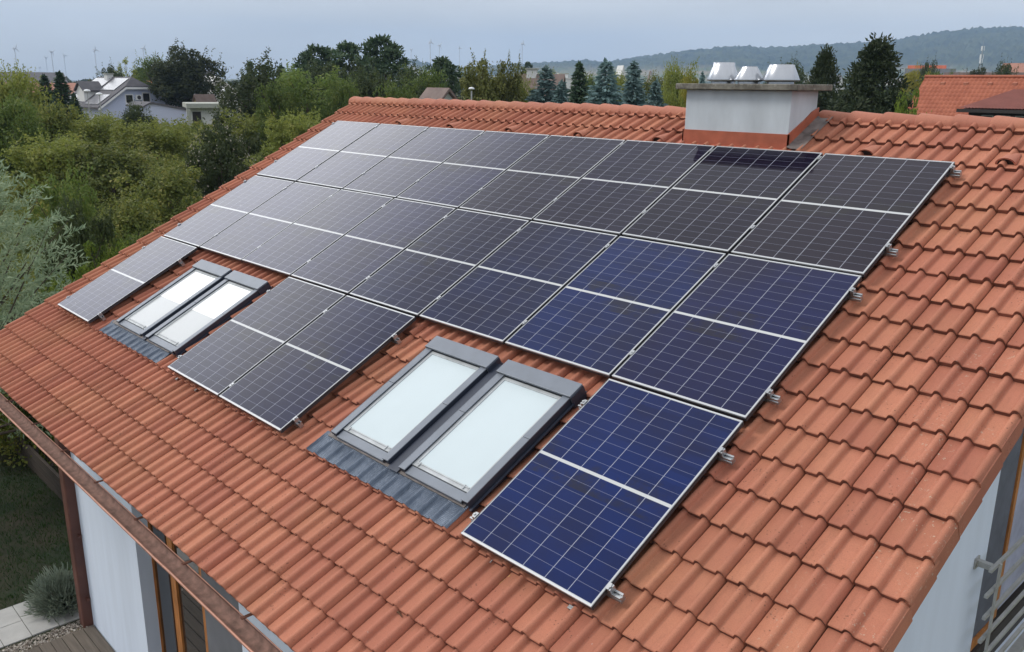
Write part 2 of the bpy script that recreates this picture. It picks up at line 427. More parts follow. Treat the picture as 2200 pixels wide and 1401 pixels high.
M['lf_lav'] = leaf_mat('lavender_leaves', (0.146, 0.182, 0.137), (0.246, 0.291, 0.218), (0.364, 0.400, 0.309), 0.2, 3)
M['bark'] = simple('bark', (0.10, 0.075, 0.055), 0.95, var=0.3, scale=6, bstr=0.6, bscale=20)
M['seed_heads'] = leaf_mat('cream_seed_heads', (0.30, 0.26, 0.20), (0.40, 0.36, 0.29), (0.5, 0.46, 0.38))

# ------------------------------------------------------------------ the setting: ground, hills
def ground_mat():
    mt, n, l, b = new_mat('ground_cover')
    f = noise(n, l, 0.004, 3); g = noise(n, l, 0.06, 6, 0.65); h = noise(n, l, 3.0, 5, 0.7)
    c = mixc(n, l, ramp2(n, l, f, 0.45, 0.56), (0.055, 0.075, 0.022), (0.25, 0.20, 0.11))
    c = mixc(n, l, ramp2(n, l, g, 0.4, 0.65, 0, 0.7), c, (0.045, 0.055, 0.02))
    c = mixc(n, l, ramp2(n, l, h, 0.35, 0.7, 0, 0.6), c, (0.020, 0.030, 0.010))
    l.new(c, b.inputs['Base Color']); b.inputs['Roughness'].default_value = 1.0; b.inputs['Specular IOR Level'].default_value = 0.1
    return mt
g = MB()
rings = [0, 15, 40, 100, 250, 700, 2000, 4000, 6100]
g.grid([[(5 + r * math.cos(t), r * math.sin(t), GZ) for t in [2 * math.pi * k / 96 for k in range(96)]] for r in rings[1:]], False, True)
g.face([(5 + 15 * math.cos(t), 15 * math.sin(t), GZ) for t in [2 * math.pi * k / 96 for k in range(96)]])
tag(g.build('ground', ground_mat()), kind='structure')

def hill_mat():
    mt, n, l, b = new_mat('wooded_hill')
    t = n.new('ShaderNodeNewGeometry'); s = n.new('ShaderNodeSeparateXYZ'); l.new(t.outputs['Position'], s.inputs[0])
    f = noise(n, l, 0.006, 7, 0.75, vec=t.outputs['Position']); fld = noise(n, l, 0.0022, 2, 0.4, vec=t.outputs['Position'], stretch=(1, 1, 2))
    wood = mixc(n, l, ramp2(n, l, f, 0.35, 0.65), (0.020, 0.034, 0.016), (0.085, 0.095, 0.034))
    low = ramp2(n, l, s.outputs['Z'], 85, 45)
    side = math_n(n, l, 'ADD', s.outputs['X'], math_n(n, l, 'MULTIPLY', s.outputs['Y'], 0.62))
    open_ = ramp2(n, l, side, 350, -350, 0.0, 0.16)
    m_ = math_n(n, l, 'MULTIPLY', low, ramp2(n, l, math_n(n, l, 'ADD', fld, open_), 0.52, 0.57))
    c = mixc(n, l, m_, wood, mixc(n, l, ramp2(n, l, noise(n, l, 0.006, 2, vec=t.outputs['Position']), 0.4, 0.6), (0.30, 0.24, 0.14), (0.15, 0.17, 0.07)))
    l.new(c, b.inputs['Base Color']); b.inputs['Roughness'].default_value = 1.0; b.inputs['Specular IOR Level'].default_value = 0.0
    return mt
prof = [(400, 172), (700, 168), (858, 160), (872, 134), (886, 131), (905, 136), (925, 143), (955, 150), (1000, 148), (1100, 141), (1200, 136), (1260, 133), (1300, 137), (1350, 128), (1450, 115),
        (1560, 103.5), (1600, 103), (1640, 106), (1750, 100), (1900, 92), (1990, 76), (2070, 66), (2200, 61), (2500, 70), (2900, 120), (3300, 200)]
rs = np.random.default_rng(5)
def smooth_noise(n, k, seed):
    r_ = np.random.default_rng(seed).normal(size=n); ker = np.hanning(k); ker /= ker.sum()
    return np.convolve(np.concatenate([r_, r_[:k]]), ker, 'same')[:n] * math.sqrt(k)
NPX, ND = 800, 100
pxs = np.linspace(400, 3300, NPX)
crest_y = np.interp(pxs, [p[0] for p in prof], [p[1] for p in prof])
jit = smooth_noise(NPX, 5, 2) * 0.7 + smooth_noise(NPX, 60, 3) * 0.8
rows = []
Ds = np.linspace(2700, 5700, ND)
for di, D in enumerate(Ds):
    s_ = np.clip((D - 2700) / 2300, 0, 1); shp = (s_ * s_ * (3 - 2 * s_)) * (1 if D <= 5000 else max(0, 1 - ((D - 5000) / 760) ** 2))
    nz = smooth_noise(NPX, 5, 100 + di) * 3.6 + smooth_noise(NPX, 90, 200 + di) * 1.5
    row = []
    for i in range(NPX):
        p = at(pxs[i], crest_y[i] + jit[i] * 0.3, 5000.0)
        q = at(pxs[i], 200, D)
        z = GZ - 4 + (p[2] - GZ + 4) * shp + nz[i] * min(1, s_ * 2.2) * min(1, max(0.15, (p[2]) / 90)) * (1.0 if D < 5000 else 0.3)
        row.append((q[0], q[1], z))
    rows.append(row)
tag(MB().grid(rows, False).build('hills', hill_mat()), kind='structure')

# ------------------------------------------------------------------ the house
H0 = Vector((5.0, -1.5, GZ))
house = empty('house', H0)
tag(house, 'white rendered house with a big orange clay tile roof and a wide chimney', 'house')
def hpart(mb, name, mat, bevel=0.0, parent=house): return mb.build(name, mat, parent, H0 if parent == house else None, bevel)

TW, TC, VE = 0.2975, 0.2924, 6.03           # tile width, course, eave
U0, U1 = 10.56 - 38 * TW, 10.56
HP = -0.140                                  # height of the pans
def roll(c, w, h): return [(c + w * x_, h * z_) for x_, z_ in ((-1.0, 0.02), (-.86, .16), (-.72, .42), (-.56, .70), (-.36, .91), (-.12, 1.0), (.12, 1.0), (.36, .91), (.56, .72), (.72, .45), (.86, .16), (.97, .0))]
PROF = [(0.003, -0.016), (0.005, 0.0)] + roll(.112, .034, .037) + [(.152, .0)] + roll(.2605, .034, .037)[:-1] + [(0.2915, -0.001), (0.2925, -0.016)]
def tile_h(u, v):                            # height of the tile surface
    a = (u - U0) % TW
    b_ = np.interp(a, [p[0] for p in PROF], [p[1] for p in PROF])
    k = math.ceil((v - VE) / TC - 1e-6); vb = VE + k * TC
    return HP + b_ + 0.034 * (1 - (vb - v) / TC)
def tiles(back=False):
    rnd = random.Random(3)
    V, F, S = [], [], []
    n = len(PROF)
    for k in range(24):
        vb = VE - k * TC
        for c in range(38):
            ux = U0 + c * TW + rnd.uniform(-.0015, .0015); dv = rnd.uniform(-.004, .004); dh = rnd.uniform(-.003, .004); tw = rnd.uniform(-.006, .006)
            b0 = len(V)
            vs = (max(vb - TC - 0.05, -.845), vb - 0.010, vb)
            for ri, v in enumerate(vs):
                hh = 0.034 * (1 - (vb - v) / TC) + (-0.006 if ri == 2 else 0)
                for x, z in PROF:
                    V.append(tuple(rp(ux + x, v + dv, HP + z + hh + dh + tw * (x - .15))))
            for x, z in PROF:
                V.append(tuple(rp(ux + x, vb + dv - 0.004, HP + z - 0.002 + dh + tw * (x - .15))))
            for r in range(3):
                for j in range(n - 1):
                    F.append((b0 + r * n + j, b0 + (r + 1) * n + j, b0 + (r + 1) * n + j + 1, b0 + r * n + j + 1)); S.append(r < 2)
    me = bpy.data.meshes.new('roof_tiles'); me.from_pydata(V, [], F); me.update(); me.polygons.foreach_set('use_smooth', S)
    me.materials.append(M['tile']); me.materials.append(M['lipshade'])
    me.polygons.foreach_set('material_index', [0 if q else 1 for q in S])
    return me
tm = tiles()
ot = bpy.data.objects.new('roof_tiles', tm); COL.objects.link(ot); ot.parent = house; ot.matrix_parent_inverse = Matrix.Translation(-H0)
ob = ot.copy(); COL.objects.link(ob); ob.parent = house
ob.rotation_euler = (0, 0, math.pi); ob.location = (U0 + U1, 2 * YR, 0)      # the slope behind the ridge
# underlay and verge skirts
mb = MB()
for s in (0, 1):
    f = (lambda p: p) if s == 0 else (lambda p: Vector((U0 + U1 - p.x, 2 * YR - p.y, p.z)))
    mb.face([f(rp(U0 + .02, VE - .10, -.160)), f(rp(U1 - .02, VE - .10, -.160)), f(rp(U1 - .02, -.9, -.160)), f(rp(U0 + .02, -.9, -.160))])
    mb.face([f(rp(U0 + .06, VE - .45, -.20)), f(rp(U0 + .06, -.9, -.20)), f(rp(U1 - .06, -.9, -.20)), f(rp(U1 - .06, VE - .45, -.20))])
hpart(mb, 'roof_underlay', M['underlay'])
VM = {(a_, b_): MB() for a_ in (0, 1) for b_ in (0, 1)}
rnd = random.Random(8)
for s in (0, 1):
    for k in range(23):
        vb = VE - k * TC
        for si, (u_a, u_b) in enumerate(((U1 - 0.022, U1 - .0035), (U0 - 0.012, U0 + 0.006))):
            j = rnd.uniform(-.003, .003); dep = 0.135 if u_a > 5 else 0.07; mb = VM[(s, si)]
            lo = [rp(u_a + j, vb - TC - .01, HP - .0 + .025 - dep), rp(u_b + j, vb - TC - .01, HP + .025 - dep), rp(u_b + j, vb, HP + .045 - dep), rp(u_a + j, vb, HP + .045 - dep)]
            hi = [rp(u_a + j, vb - TC - .01, HP + .020), rp(u_b + j, vb - TC - .01, HP + .008), rp(u_b + j, vb, HP + .040), rp(u_a + j, vb, HP + .052)] if si == 0 else [rp(u_a + j, vb - TC - .01, HP + .004), rp(u_b + j, vb - TC - .01, HP + .006), rp(u_b + j, vb, HP + .034), rp(u_a + j, vb, HP + .032)]
            if s: lo, hi = [[Vector((U0 + U1 - p.x, 2 * YR - p.y, p.z)) for p in q] for q in (lo, hi)]
            b0 = len(mb.v); mb.v += [tuple(p) for p in lo + hi]
            for q in ((0, 1, 2, 3), (4, 7, 6, 5), (0, 4, 5, 1), (1, 5, 6, 2), (2, 6, 7, 3), (3, 7, 4, 0)): mb.f.append(tuple(b0 + i for i in q)); mb.sm.append(False)
for k_ in VM: hpart(VM[k_], 'verge_tiles', M['tile'])
# ridge tiles, each cap lapping the next
mb = MB(); rnd = random.Random(4)
x = U0 - 0.03
while x < U1:
    L = 0.365; dz = rnd.uniform(-.003, .003); rows = []
    for t_, sc_ in ((0, 1.07), (0.010, 1.10), (0.05, 1.085), (L * .5, 1.0), (L, 0.91)):
        hw, hz = 0.124 * sc_, 0.078 * sc_
        row = [(x + t_, YR + hw * math.cos(a) * (1 if abs(math.cos(a)) < .999 else 1.0), 0.246 + dz + hz * math.sin(a) + 0.012 * (1 - t_ / L)) for a in [math.pi * k / 14 for k in range(15)]]
        row = [(row[0][0], row[0][1], row[0][2] - .03)] + row + [(row[-1][0], row[-1][1], row[-1][2] - .03)]
        rows.append(row)
    mb.grid(rows, True)
    mb.face(rows[0]); mb.face(rows[-1])
    x += 0.3205
hpart(mb, 'ridge_tiles', M['ridge'])
mb = MB().prism([(YR - .10, .17), (YR + .10, .17), (YR + .10, .235), (YR - .10, .235)], U0 + .02, U1 - .02, 0)
hpart(mb, 'ridge_bedding', M['underlay'])
# vent tiles near the ridge
for u in (1.31, 2.49, 3.66, 4.85, 6.02, 8.34, 9.50):
    mb = MB(); rows = []
    for t_ in (0, .25, .5, .75, 1):
        w = 0.05 + 0.030 * t_; hh = 0.012 + 0.050 * t_
        rows.append([rp(u + w * math.cos(a), -.36 + 0.20 * t_, HP + .015 + .018 * t_ + hh * math.sin(a)) for a in [math.pi * k / 12 for k in range(13)]])
    mb.grid(rows, True)
    inner = [rp(u + .066 * math.cos(a), -.16, HP + .033 + .050 * math.sin(a)) for a in [math.pi * k / 12 for k in range(13)]]
    for k in range(12): mb.face([rows[-1][k], rows[-1][k + 1], inner[k + 1], inner[k]])
    vt = hpart(mb, 'vent_tile', M['ridge'])
    MB().face([p + Vector((0, .012, .004)) for p in [Vector(q) for q in inner]]).build('vent_opening', M['black'], vt)
# chimney
CX0, CX1, CY0, CY1 = 6.352, 7.556, 0.20, 0.70
chim = hpart(MB().box(CX0, CX1, CY0, CY1, -0.25, 0.527), 'chimney', M['chimney'], 0.006)
MB().box(CX0 - .085, CX1 + .10, CY0 - .085, CY1 + .085, 0.530, 0.588).build('chimney_cap', M['concrete'], chim, None, 0.008)
for cx, cy, rb, rt, zt, collar in ((6.625, .44, .164, .112, .745, True), (6.955, .40, .152, .074, .735, False), (7.285, .44, .180, .118, .752, False)):
    mb = MB()
    pr = [(rb * .72, .608), (rb, .618), (rb, .630)]
    if collar: pr += [(rt * 1.04, .75), (rt * 1.0, .755), (rt * .97, .795), (rt * .90, .797), (rt * .85, .76)]
    else: pr += [(rt, zt + .015), (rt * .97, zt + .02), (rt * .92, zt + .01), (rt * .85, zt - .03)]
    mb.lathe(pr, cx, cy, 40)
    mb.lathe([(rb * .72, .585), (rb * .72, .610)], cx, cy, 40)
    mb.face([(cx + rt * .88 * math.cos(t), cy + rt * .88 * math.sin(t), pr[-1][1]) for t in [2 * math.pi * k / 24 for k in range(24)]])
    mb.build('flue_cowl', M['steel'], chim)
# red sheet flashing around the stack
mb = MB()
zf = lambda Y, h=0.0: rp(0, -(Y + (HP + h) * SPI) / CPI, HP + h).z
e_ = 0.014
mb.box(CX0 - e_, CX1 + e_, CY0 - e_, CY0, zf(CY0, .02) - .05, 0.125)
for xa, xb in ((CX1, CX1 + e_), (CX0 - e_, CX0)):
    mb.prism([(CY0 - e_, zf(CY0) - .06), (CY1 + .02, zf(CY1) - .06), (CY1 + .02, zf(CY1, .15)), (CY1 - .10, zf(CY1 - .10, .16)), (CY0 + .26, zf(CY0 + .26, .155)), (CY0 - e_, 0.127)], xa, xb, 0)
fr = [[rp(uu, vv, tile_h(uu, vv) * .25 + (HP + .047) * .75) for uu in np.linspace(CX0 - .07, CX1 + .06, 40)] for vv in (-.29, -.25, -.2, -.12)]
mb.grid(fr, True)
fl = mb.build('chimney_flashing', M['redmetal'], chim)
mb = MB()
mb.grid([[rp(uu, vv, HP + hh) for uu, hh in ((CX1 + .01, .075), (CX1 + .05, .060), (CX1 + .13, .056), (CX1 + .17, .068))] for vv in np.linspace(-.78, -.15, 8)], True)
mb.build('valley_strip', M['lead'], chim)

# walls
WY, WX0, WX1 = -4.35, -0.20, 10.30
XW0, XW1 = 1.98, 4.72                     # glazed opening in the front wall
top = -2.62
mb = MB()
mb.box(WX0, XW0, WY, WY + .3, GZ, top); mb.box(XW1, WX1, WY, WY + .3, GZ, top); mb.box(XW0, XW1, WY, WY + .3, -4.05, top)
hpart(mb, 'front_wall', M['render'])
zr = lambda Y: rp(0, -(Y - .23 * SPI) / CPI, -.23).z
def gable(xa, xb, holes):
    mb = MB(); y0, y1 = WY + .3, 2 * YR - WY - .3
    def zt(y): return zr(y) if y <= YR else zr(2 * YR - y)
    cuts = sorted(set([y0, YR, y1] + [h for q in holes for h in q[:2]]))
    for a, c in zip(cuts, cuts[1:]):
        hl = [q for q in holes if q[0] <= a and q[1] >= c]
        if hl:
            mb.prism([(a, GZ), (c, GZ), (c, hl[0][2]), (a, hl[0][2])], xa, xb, 0)
            if zt(a) > hl[0][3]: mb.prism([(a, hl[0][3]), (c, hl[0][3]), (c, zt(c)), (a, zt(a))], xa, xb, 0)
        else: mb.prism([(a, GZ), (c, GZ), (c, zt(c)), (a, zt(a))], xa, xb, 0)
    return mb
hpart(gable(WX1 - .3, WX1, [(-1.48, 0.35, -3.75, -1.45)]), 'gable_wall', M['render'])
hpart(gable(WX0, WX0 + .3, []), 'gable_wall', M['render'])
hpart(MB().box(WX0, WX1, 2 * YR - WY - .3, 2 * YR - WY, GZ, top), 'back_wall', M['render'])
# big timber window
def bar(mb, xa, xb, za, zb, y=WY + .2, t=.07): mb.box(xa, xb, y - t / 2, y + t / 2, za, zb)
win = MB(); yy = WY + .2
gx = [on(318, 1200, 1, yy)[0], on(330, 1300, 1, yy)[0], on(371, 1260, 1, yy)[0], on(391, 1320, 1, yy)[0], on(443, 1330, 1, yy)[0], on(454, 1360, 1, yy)[0]]
gx[0] = XW0 + .01
for xa, xb in ((gx[0], gx[1]), (gx[2], gx[3]), (gx[4], gx[5]), (XW1 - .12, XW1 - .01)): bar(win, xa, xb, GZ + .05, -4.06)
bar(win, XW0, XW1, -4.16, -4.06, t=.066); bar(win, XW0, XW1, GZ, GZ + .12, t=.066)
w0 = hpart(win, 'garden_window', M['orange'], 0.004)
mb = MB(); mb.box(gx[1] + .002, gx[2] - .002, yy - .008, yy + .008, GZ + .12, -4.16); mb.build('pane', M['darkglass'], w0, None)
mb = MB(); mb.box(gx[3] + .002, gx[4] - .002, yy - .008, yy + .008, GZ + .12, -4.16); mb.build('pane', M['darkglass'], w0, None)
mb = MB(); mb.box(gx[5] + .002, XW1 - .122, yy - .05, yy - .035, GZ + .12, -4.16); mb.build('sun_screen', M['screen'], w0, None)
mb = MB(); mb.box(gx[2] + .03, gx[2] + .05, yy - .046, yy - .034, GZ + .3, -4.3); mb.build('sash_bead', M['wood'], w0, None)
# balcony door and railing in the right gable
mb = MB(); mb.box(WX1 - .14, WX1 - .10, -1.47, -.735, -3.42, -1.46)
bd = hpart(mb, 'balcony_door', M['reveal'])
mb = MB(); mb.box(WX1 - .145, WX1 - .085, -.73, -.67, -3.42, -1.46); mb.box(WX1 - .145, WX1 - .085, -1.47, -.73, -3.50, -3.425); mb.build('door_frame', M['orange'], bd)
mb = MB(); mb.box(WX1 - .14, WX1 - .11, -.665, .34, -3.42, -1.46); mb.build('curtain', M['curtain'], bd)
mb = MB(); mb.box(WX1 - .28, WX1 - .06, -1.475, .345, -3.745, -3.51); mb.build('sill', M['dark'], bd)
mb = MB(); mb.box(WX1 - .05, WX1 + .07, -1.60, .5, -3.80, -3.755); mb.build('ledge', M['railing'], bd)
mb = MB()
zs = (-2.50, -2.69, -2.87, -3.05, -3.23, -3.40)
for i, z in enumerate(zs):
    ya = -1.74 - .02 * (i % 2)
    mb.box(WX1 + .10, WX1 + .122, ya + i * .015, 0.55, z - .012, z + .012)
mb.box(WX1 + .123, WX1 + .138, -1.62, -1.595, -3.5, -2.49)
mb.box(WX1 + .123, WX1 + .138, 0.30, 0.325, -3.5, -2.49)
mb.box(WX1 + .0, WX1 + .10, -1.70, -1.66, -2.52, -2.48); mb.box(WX1, WX1 + .012, -1.72, -1.65, -2.54, -2.46)
mb.box(WX1 + .0, WX1 + .10, .46, .50, -2.52, -2.48)
hpart(mb, 'balcony_railing', M['railing'])

# eave: rafter tails, gutter, brackets, downpipe
GY, GR, GT = -5.324, 0.066, -3.035
for i, u in enumerate(np.arange(0.02, 10.5, 0.965)):
    mb = MB()
    P = [rp(u, 4.9, -.205), rp(u, VE - .02, -.205), rp(u, VE - .06, -.33), rp(u, 4.9, -.36)]
    b0 = len(mb.v); mb.v += [tuple(p) for p in P] + [tuple(p + Vector((.13, 0, 0))) for p in P]
    for q in ((0, 1, 2, 3), (7, 6, 5, 4), (0, 4, 5, 1), (1, 5, 6, 2), (2, 6, 7, 3), (3, 7, 4, 0)): mb.f.append(tuple(b0 + j for j in q)); mb.sm.append(False)
    hpart(mb, 'rafter_tail', M['wood'])
gut = MB()
xs = np.linspace(U0 - .08, U1 + .05, 40)
arc = [math.pi + math.pi * k / 14 for k in range(15)]
gut.grid([[(x_, GY + (GR + .003) * math.cos(a), GT + (GR + .003) * math.sin(a)) for a in arc] for x_ in xs], True)
for x_ in (xs[0], xs[-1]): gut.face([(x_, GY + GR * math.cos(a), GT + GR * math.sin(a)) for a in arc])
go = hpart(gut, 'gutter', M['copper'])
rg = np.random.default_rng(9)
MB().grid([[(x_, GY + (GR - .003) * math.cos(a), GT + (GR - .003) * math.sin(a) + (0.010 if abs(a - 1.5 * math.pi) < .5 else 0)) for a in arc] for x_ in xs], True).build('gutter_lining', M['gutterin'], go)
rim = MB()
rim.tube([(x_, GY - GR - .004, GT + .002 + rg.normal() * .0012) for x_ in xs], .011, 8); rim.tube([(x_, GY + GR + .002, GT + .012) for x_ in xs], .005, 6)
rim.build('gutter_rim', M['coppere'], go)
for u in np.arange(0.02, 10.5, 0.965):
    mb = MB(); mb.box(u + .05, u + .08, GY + GR - .030, GY + GR + .13, GT + .016, GT + .022)
    mb.build('gutter_bracket', M['copper'], go)
dp = MB(); dp.box(WX0 - .20, WX0 - .015, WY - .13, WY + .02, GZ - .02, GT + .05)
dpo = hpart(dp, 'downpipe', M['pipe'], 0.02)
mb = MB()
for z in (-4.3, -5.6, -6.6): MB().box(WX0 - .206, WX0 + .06, WY - .05, WY - .02, z, z + .03).build('pipe_clip', M['pipe'], dpo)
MB().box(WX0 - .10, WX0 - .05, GY + .02, WY, GT - .12, GT - .06).build('pipe_elbow', M['pipe'], dpo)

# ------------------------------------------------------------------ roof windows
ROT = (PITCH, 0, 0)
def roof_window(u, v, label, kind):
    Wd, Ht = 0.775, 1.235
    t = empty('roof_window', rp(u, v + Ht, HP), ROT)              # local: x across, y up the slope, z off the tiles
    tag(t, label, 'skylight', 'skylights in the tiled roof')
    zt = 0.112
    a, bt, tp = 0.070, 0.085, 0.125
    f = MB()
    f.box(0.004, a - .012, 0, Ht - .006, 0.0, zt - .006); f.box(Wd - a + .012, Wd - .004, 0, Ht - .006, 0.0, zt - .006)
    f.box(a - .012, Wd - a + .012, 0.004, bt - .015, 0, zt - .03); f.box(a - .012, Wd - a + .012, Ht - tp, Ht - .008, 0, zt - .02)
    f.build('frame', M['darkal'], t)
    c = MB()
    for x0, x1 in ((0, a), (Wd - a, Wd)):
        c.box(x0, x1, -.004, Ht * .52, zt - .005, zt + .004); c.box(x0, x1, Ht * .523, Ht - tp + .01, zt - .005, zt + .004)
    c.box(-.006, 0, -.004, Ht - tp, zt - .03, zt + .004)
    c.box(a + .002, Wd - a - .002, -.008, bt - .02, zt - .03, zt - .018)
    c.box(a + .002, Wd - a - .002, -.012, -.008, zt - .075, zt - .018)
    c.build('cladding', M['greyal'], t, None, 0.003)
    hd = MB(); hd.box(-.012, Wd + .012, Ht - tp - .012, Ht + .012, zt + .006, zt + .024)
    hd.box(-.012, -.006, Ht - tp - .012, Ht + .012, .02, zt + .006); hd.box(Wd + .006, Wd + .012, Ht - tp - .012, Ht + .012, .02, zt + .006); hd.box(-.006, Wd + .006, Ht + .006, Ht + .012, .02, zt + .006)
    h_ = hd.build('top_hood', M['greyal'], t, None, 0.006)
    MB().box(Wd + .0125, Wd + .02, Ht - tp - .01, Ht + .01, .0, zt + .01).build('hood_side', M['darkal'], h_)
    s = MB()
    ga, gb = a + .028, bt + .018
    for x0, x1, y0, y1 in ((a - .010, ga, bt - .014, Ht - tp), (Wd - ga, Wd - a + .010, bt - .014, Ht - tp), (ga, Wd - ga, bt - .014, gb), (ga, Wd - ga, Ht - tp - .04, Ht - tp)):
        s.box(x0, x1, y0, y1, zt - .05, zt - .013)
    so = s.build('sash', M['sash'], t, None, 0.003)
    g1 = MB(); g1.box(a - .0105, a - .004, bt, Ht - tp, zt - .013, zt - .005); g1.box(Wd - a + .004, Wd - a + .0105, bt, Ht - tp, zt - .013, zt - .005); g1.box(a, Wd - a, Ht - tp - .012, Ht - tp - .001, zt - .013, zt - .003)
    g1.build('gasket', M['gasket'], so)
    cl = MB()
    for x0 in (ga + .03, Wd - ga - .05): cl.box(x0, x0 + .008, bt - .01, bt + .03, zt - .013, zt - .004)
    cl.box(ga, Wd - ga, gb - .004, gb + .006, zt - .0128, zt - .008)
    cl.build('glass_clip', M['sash'], so)
    y0, y1 = gb, Ht - tp - .04
    if kind == 'frost':
        MB().box(ga, Wd - ga, y0, y1, zt - .032, zt - .020).build('pane', M['frost'], t)
    else:
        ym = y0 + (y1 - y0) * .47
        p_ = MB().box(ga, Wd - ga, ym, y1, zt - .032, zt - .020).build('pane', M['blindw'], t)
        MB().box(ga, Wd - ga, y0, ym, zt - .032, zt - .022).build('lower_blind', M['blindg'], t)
    sf = MB()
    sf.box(-.022, -.008, -.02, Ht + .02, .05, .058); sf.box(Wd + .002, Wd + .022, -.02, Ht + .02, .05, .058)
    sf.build('side_flashing', M['darkal'], t)
    return t
roof_window(1.560, 3.425, 'leftmost of the four skylights, its white blind drawn halfway down', 'blind')
roof_window(2.435, 3.425, 'second skylight from the left, white half drawn blind, beside the pair of panels', 'blind')
roof_window(6.200, 3.400, 'large near skylight with pale frosted glass, left of its twin', 'frost')
roof_window(7.115, 3.400, 'rightmost skylight with pale frosted glass, beside the lowest blue panel', 'frost')
for ua, ub, v0, lab in ((1.35, 3.06, 4.665, 'pleated blue grey flashing apron below the far pair of skylights'), (6.08, 7.87, 4.640, 'pleated blue grey flashing apron below the near pair of skylights')):
    t = empty('flashing_apron', rp(ua, VE - 4 * TC, HP), ROT); tag(t, lab, 'flashing', 'flashing aprons under the skylights')
    mb = MB(); vb = VE - 4 * TC - .012; us = np.linspace(ua, ub, 190); rj = np.random.default_rng(int(ua * 10))
    rows = []
    for v in np.linspace(v0 - .02, vb, 9):
        k_ = min(1, max(0.0, (v - v0) / .07))
        rows.append([(u - ua, (VE - 4 * TC) - v, (tile_h(u, v) - HP) * k_ * .55 + .050 * (1 - k_ * .45) + .010 + rj.normal() * .0012) for u in us])
    mb.grid(rows, True)
    a_ = mb.build('apron_sheet', M['apron'], t)
    mb = MB(); mb.box(.06, ub - ua - .02, (VE - 4 * TC) - v0 - .02, (VE - 4 * TC) - v0 + .03, .060, .068)
    mb.build('apron_channel', M['lead'], t)
    mm = (1.560 + .775 if ua < 4 else 6.200 + .775) - ua
    mb = MB(); mb.box(mm + .010, mm + (.09 if ua < 4 else .13), (VE - 4 * TC) - v0 - .03, (VE - 4 * TC) - v0 + 1.22, .076, .082)
    mb.build('middle_gutter', M['darkal'], t)

# ------------------------------------------------------------------ solar panels
PP, QQ = 1.15, 1.62345
PWd, PHt = 1.126, 1.592
def make_panel():
    t = empty('solar_panel', (0, 0, 0), ROT)
    f = MB(); w = 0.0042; wy = .012
    f.box(w, PWd - w, 0, wy, -.012, .0); f.build('frame', M['aluframe'], t)
    f = MB(); f.box(w, PWd - w, PHt - wy, PHt, -.005, .0); f.build('frame', M['aluframe'], t)
    f = MB(); f.box(0, w, 0, PHt, -.005, -.0003); f.build('frame', M['framelip'], t)
    f = MB(); f.box(PWd - w, PWd, 0, PHt, -.005, -.0003)
    fo = f.build('frame', M['framelip'], t)
    k = MB(); k.box(.0008, PWd - .0008, .0008, PHt - .0008, -.035, -.0125)
    k.build('frame_side', M['frameside'], fo)
    g_ = MB(); g_.box(.0005, PWd - .0005, .0005, PHt - .0005, -.0352, -.030)
    me = bpy.data.meshes.new('cell_glass')
    q = [(w, wy), (PWd - w, wy), (PWd - w, PHt - wy), (w, PHt - wy)]
    me.from_pydata([(x_, y_, -.002) for x_, y_ in q], [], [(0, 1, 2, 3)])
    uv = me.uv_layers.new(name='UVMap')
    for i, (x_, y_) in enumerate(q): uv.data[i].uv = (x_ - w, y_ - wy)
    me.materials.append(M['cells'])
    o = bpy.data.objects.new('cell_glass', me); COL.objects.link(o); o.parent = t
    b_ = MB(); b_.box(w + .0002, PWd - w - .0002, wy + .0002, PHt - wy - .0002, -.012, -.004); b_.build('back_sheet', M['black'], t)
    return t
ORD = ['leftmost', 'second from the left', 'third from the left', 'fourth from the left', 'fifth from the left', 'sixth from the left', 'seventh from the left', 'rightmost']
proto = make_panel(); first = True
TINT = {(7, 2): (0.006, 0.018, 0.098), (7, 1): (0.013, 0.016, 0.066), (6, 1): (0.007, 0.017, 0.084), (5, 1): (0.012, 0.017, 0.058), (4, 1): (0.014, 0.017, 0.050), (7, 0): (0.021, 0.016, 0.026), (6, 0): (0.012, 0.010, 0.022), (5, 0): (0.014, 0.012, 0.030), (4, 0): (.021, .019, .038), (4, 2): (0.016, 0.018, 0.054), (3, 2): (0.019, 0.020, 0.046)}  # view-angle blue and reflected sky tones painted into each panel's colour
def put_panel(c, r, label):
    global first
    o = proto if first else copy_tree(proto)
    first = False
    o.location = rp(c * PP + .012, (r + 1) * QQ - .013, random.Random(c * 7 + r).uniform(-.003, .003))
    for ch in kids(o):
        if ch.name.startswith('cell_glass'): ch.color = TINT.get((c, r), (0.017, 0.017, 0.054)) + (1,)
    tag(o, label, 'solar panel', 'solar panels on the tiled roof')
for c in range(8):
    put_panel(c, 0, f'solar panel in the top row just below the ridge, {ORD[c]}')
for c in range(8):
    put_panel(c, 1, f'solar panel in the middle row between the other two rows, {ORD[c]}')
put_panel(0, 2, 'lone solar panel of the bottom row left of the far skylights at the roof edge')
put_panel(3, 2, 'left panel of the adjoining pair in the bottom row, right of the far skylights')
put_panel(4, 2, 'right panel of the adjoining pair in the bottom row, left of the near skylights')
put_panel(7, 2, 'nearest and bluest solar panel, alone at the right end of the bottom row')
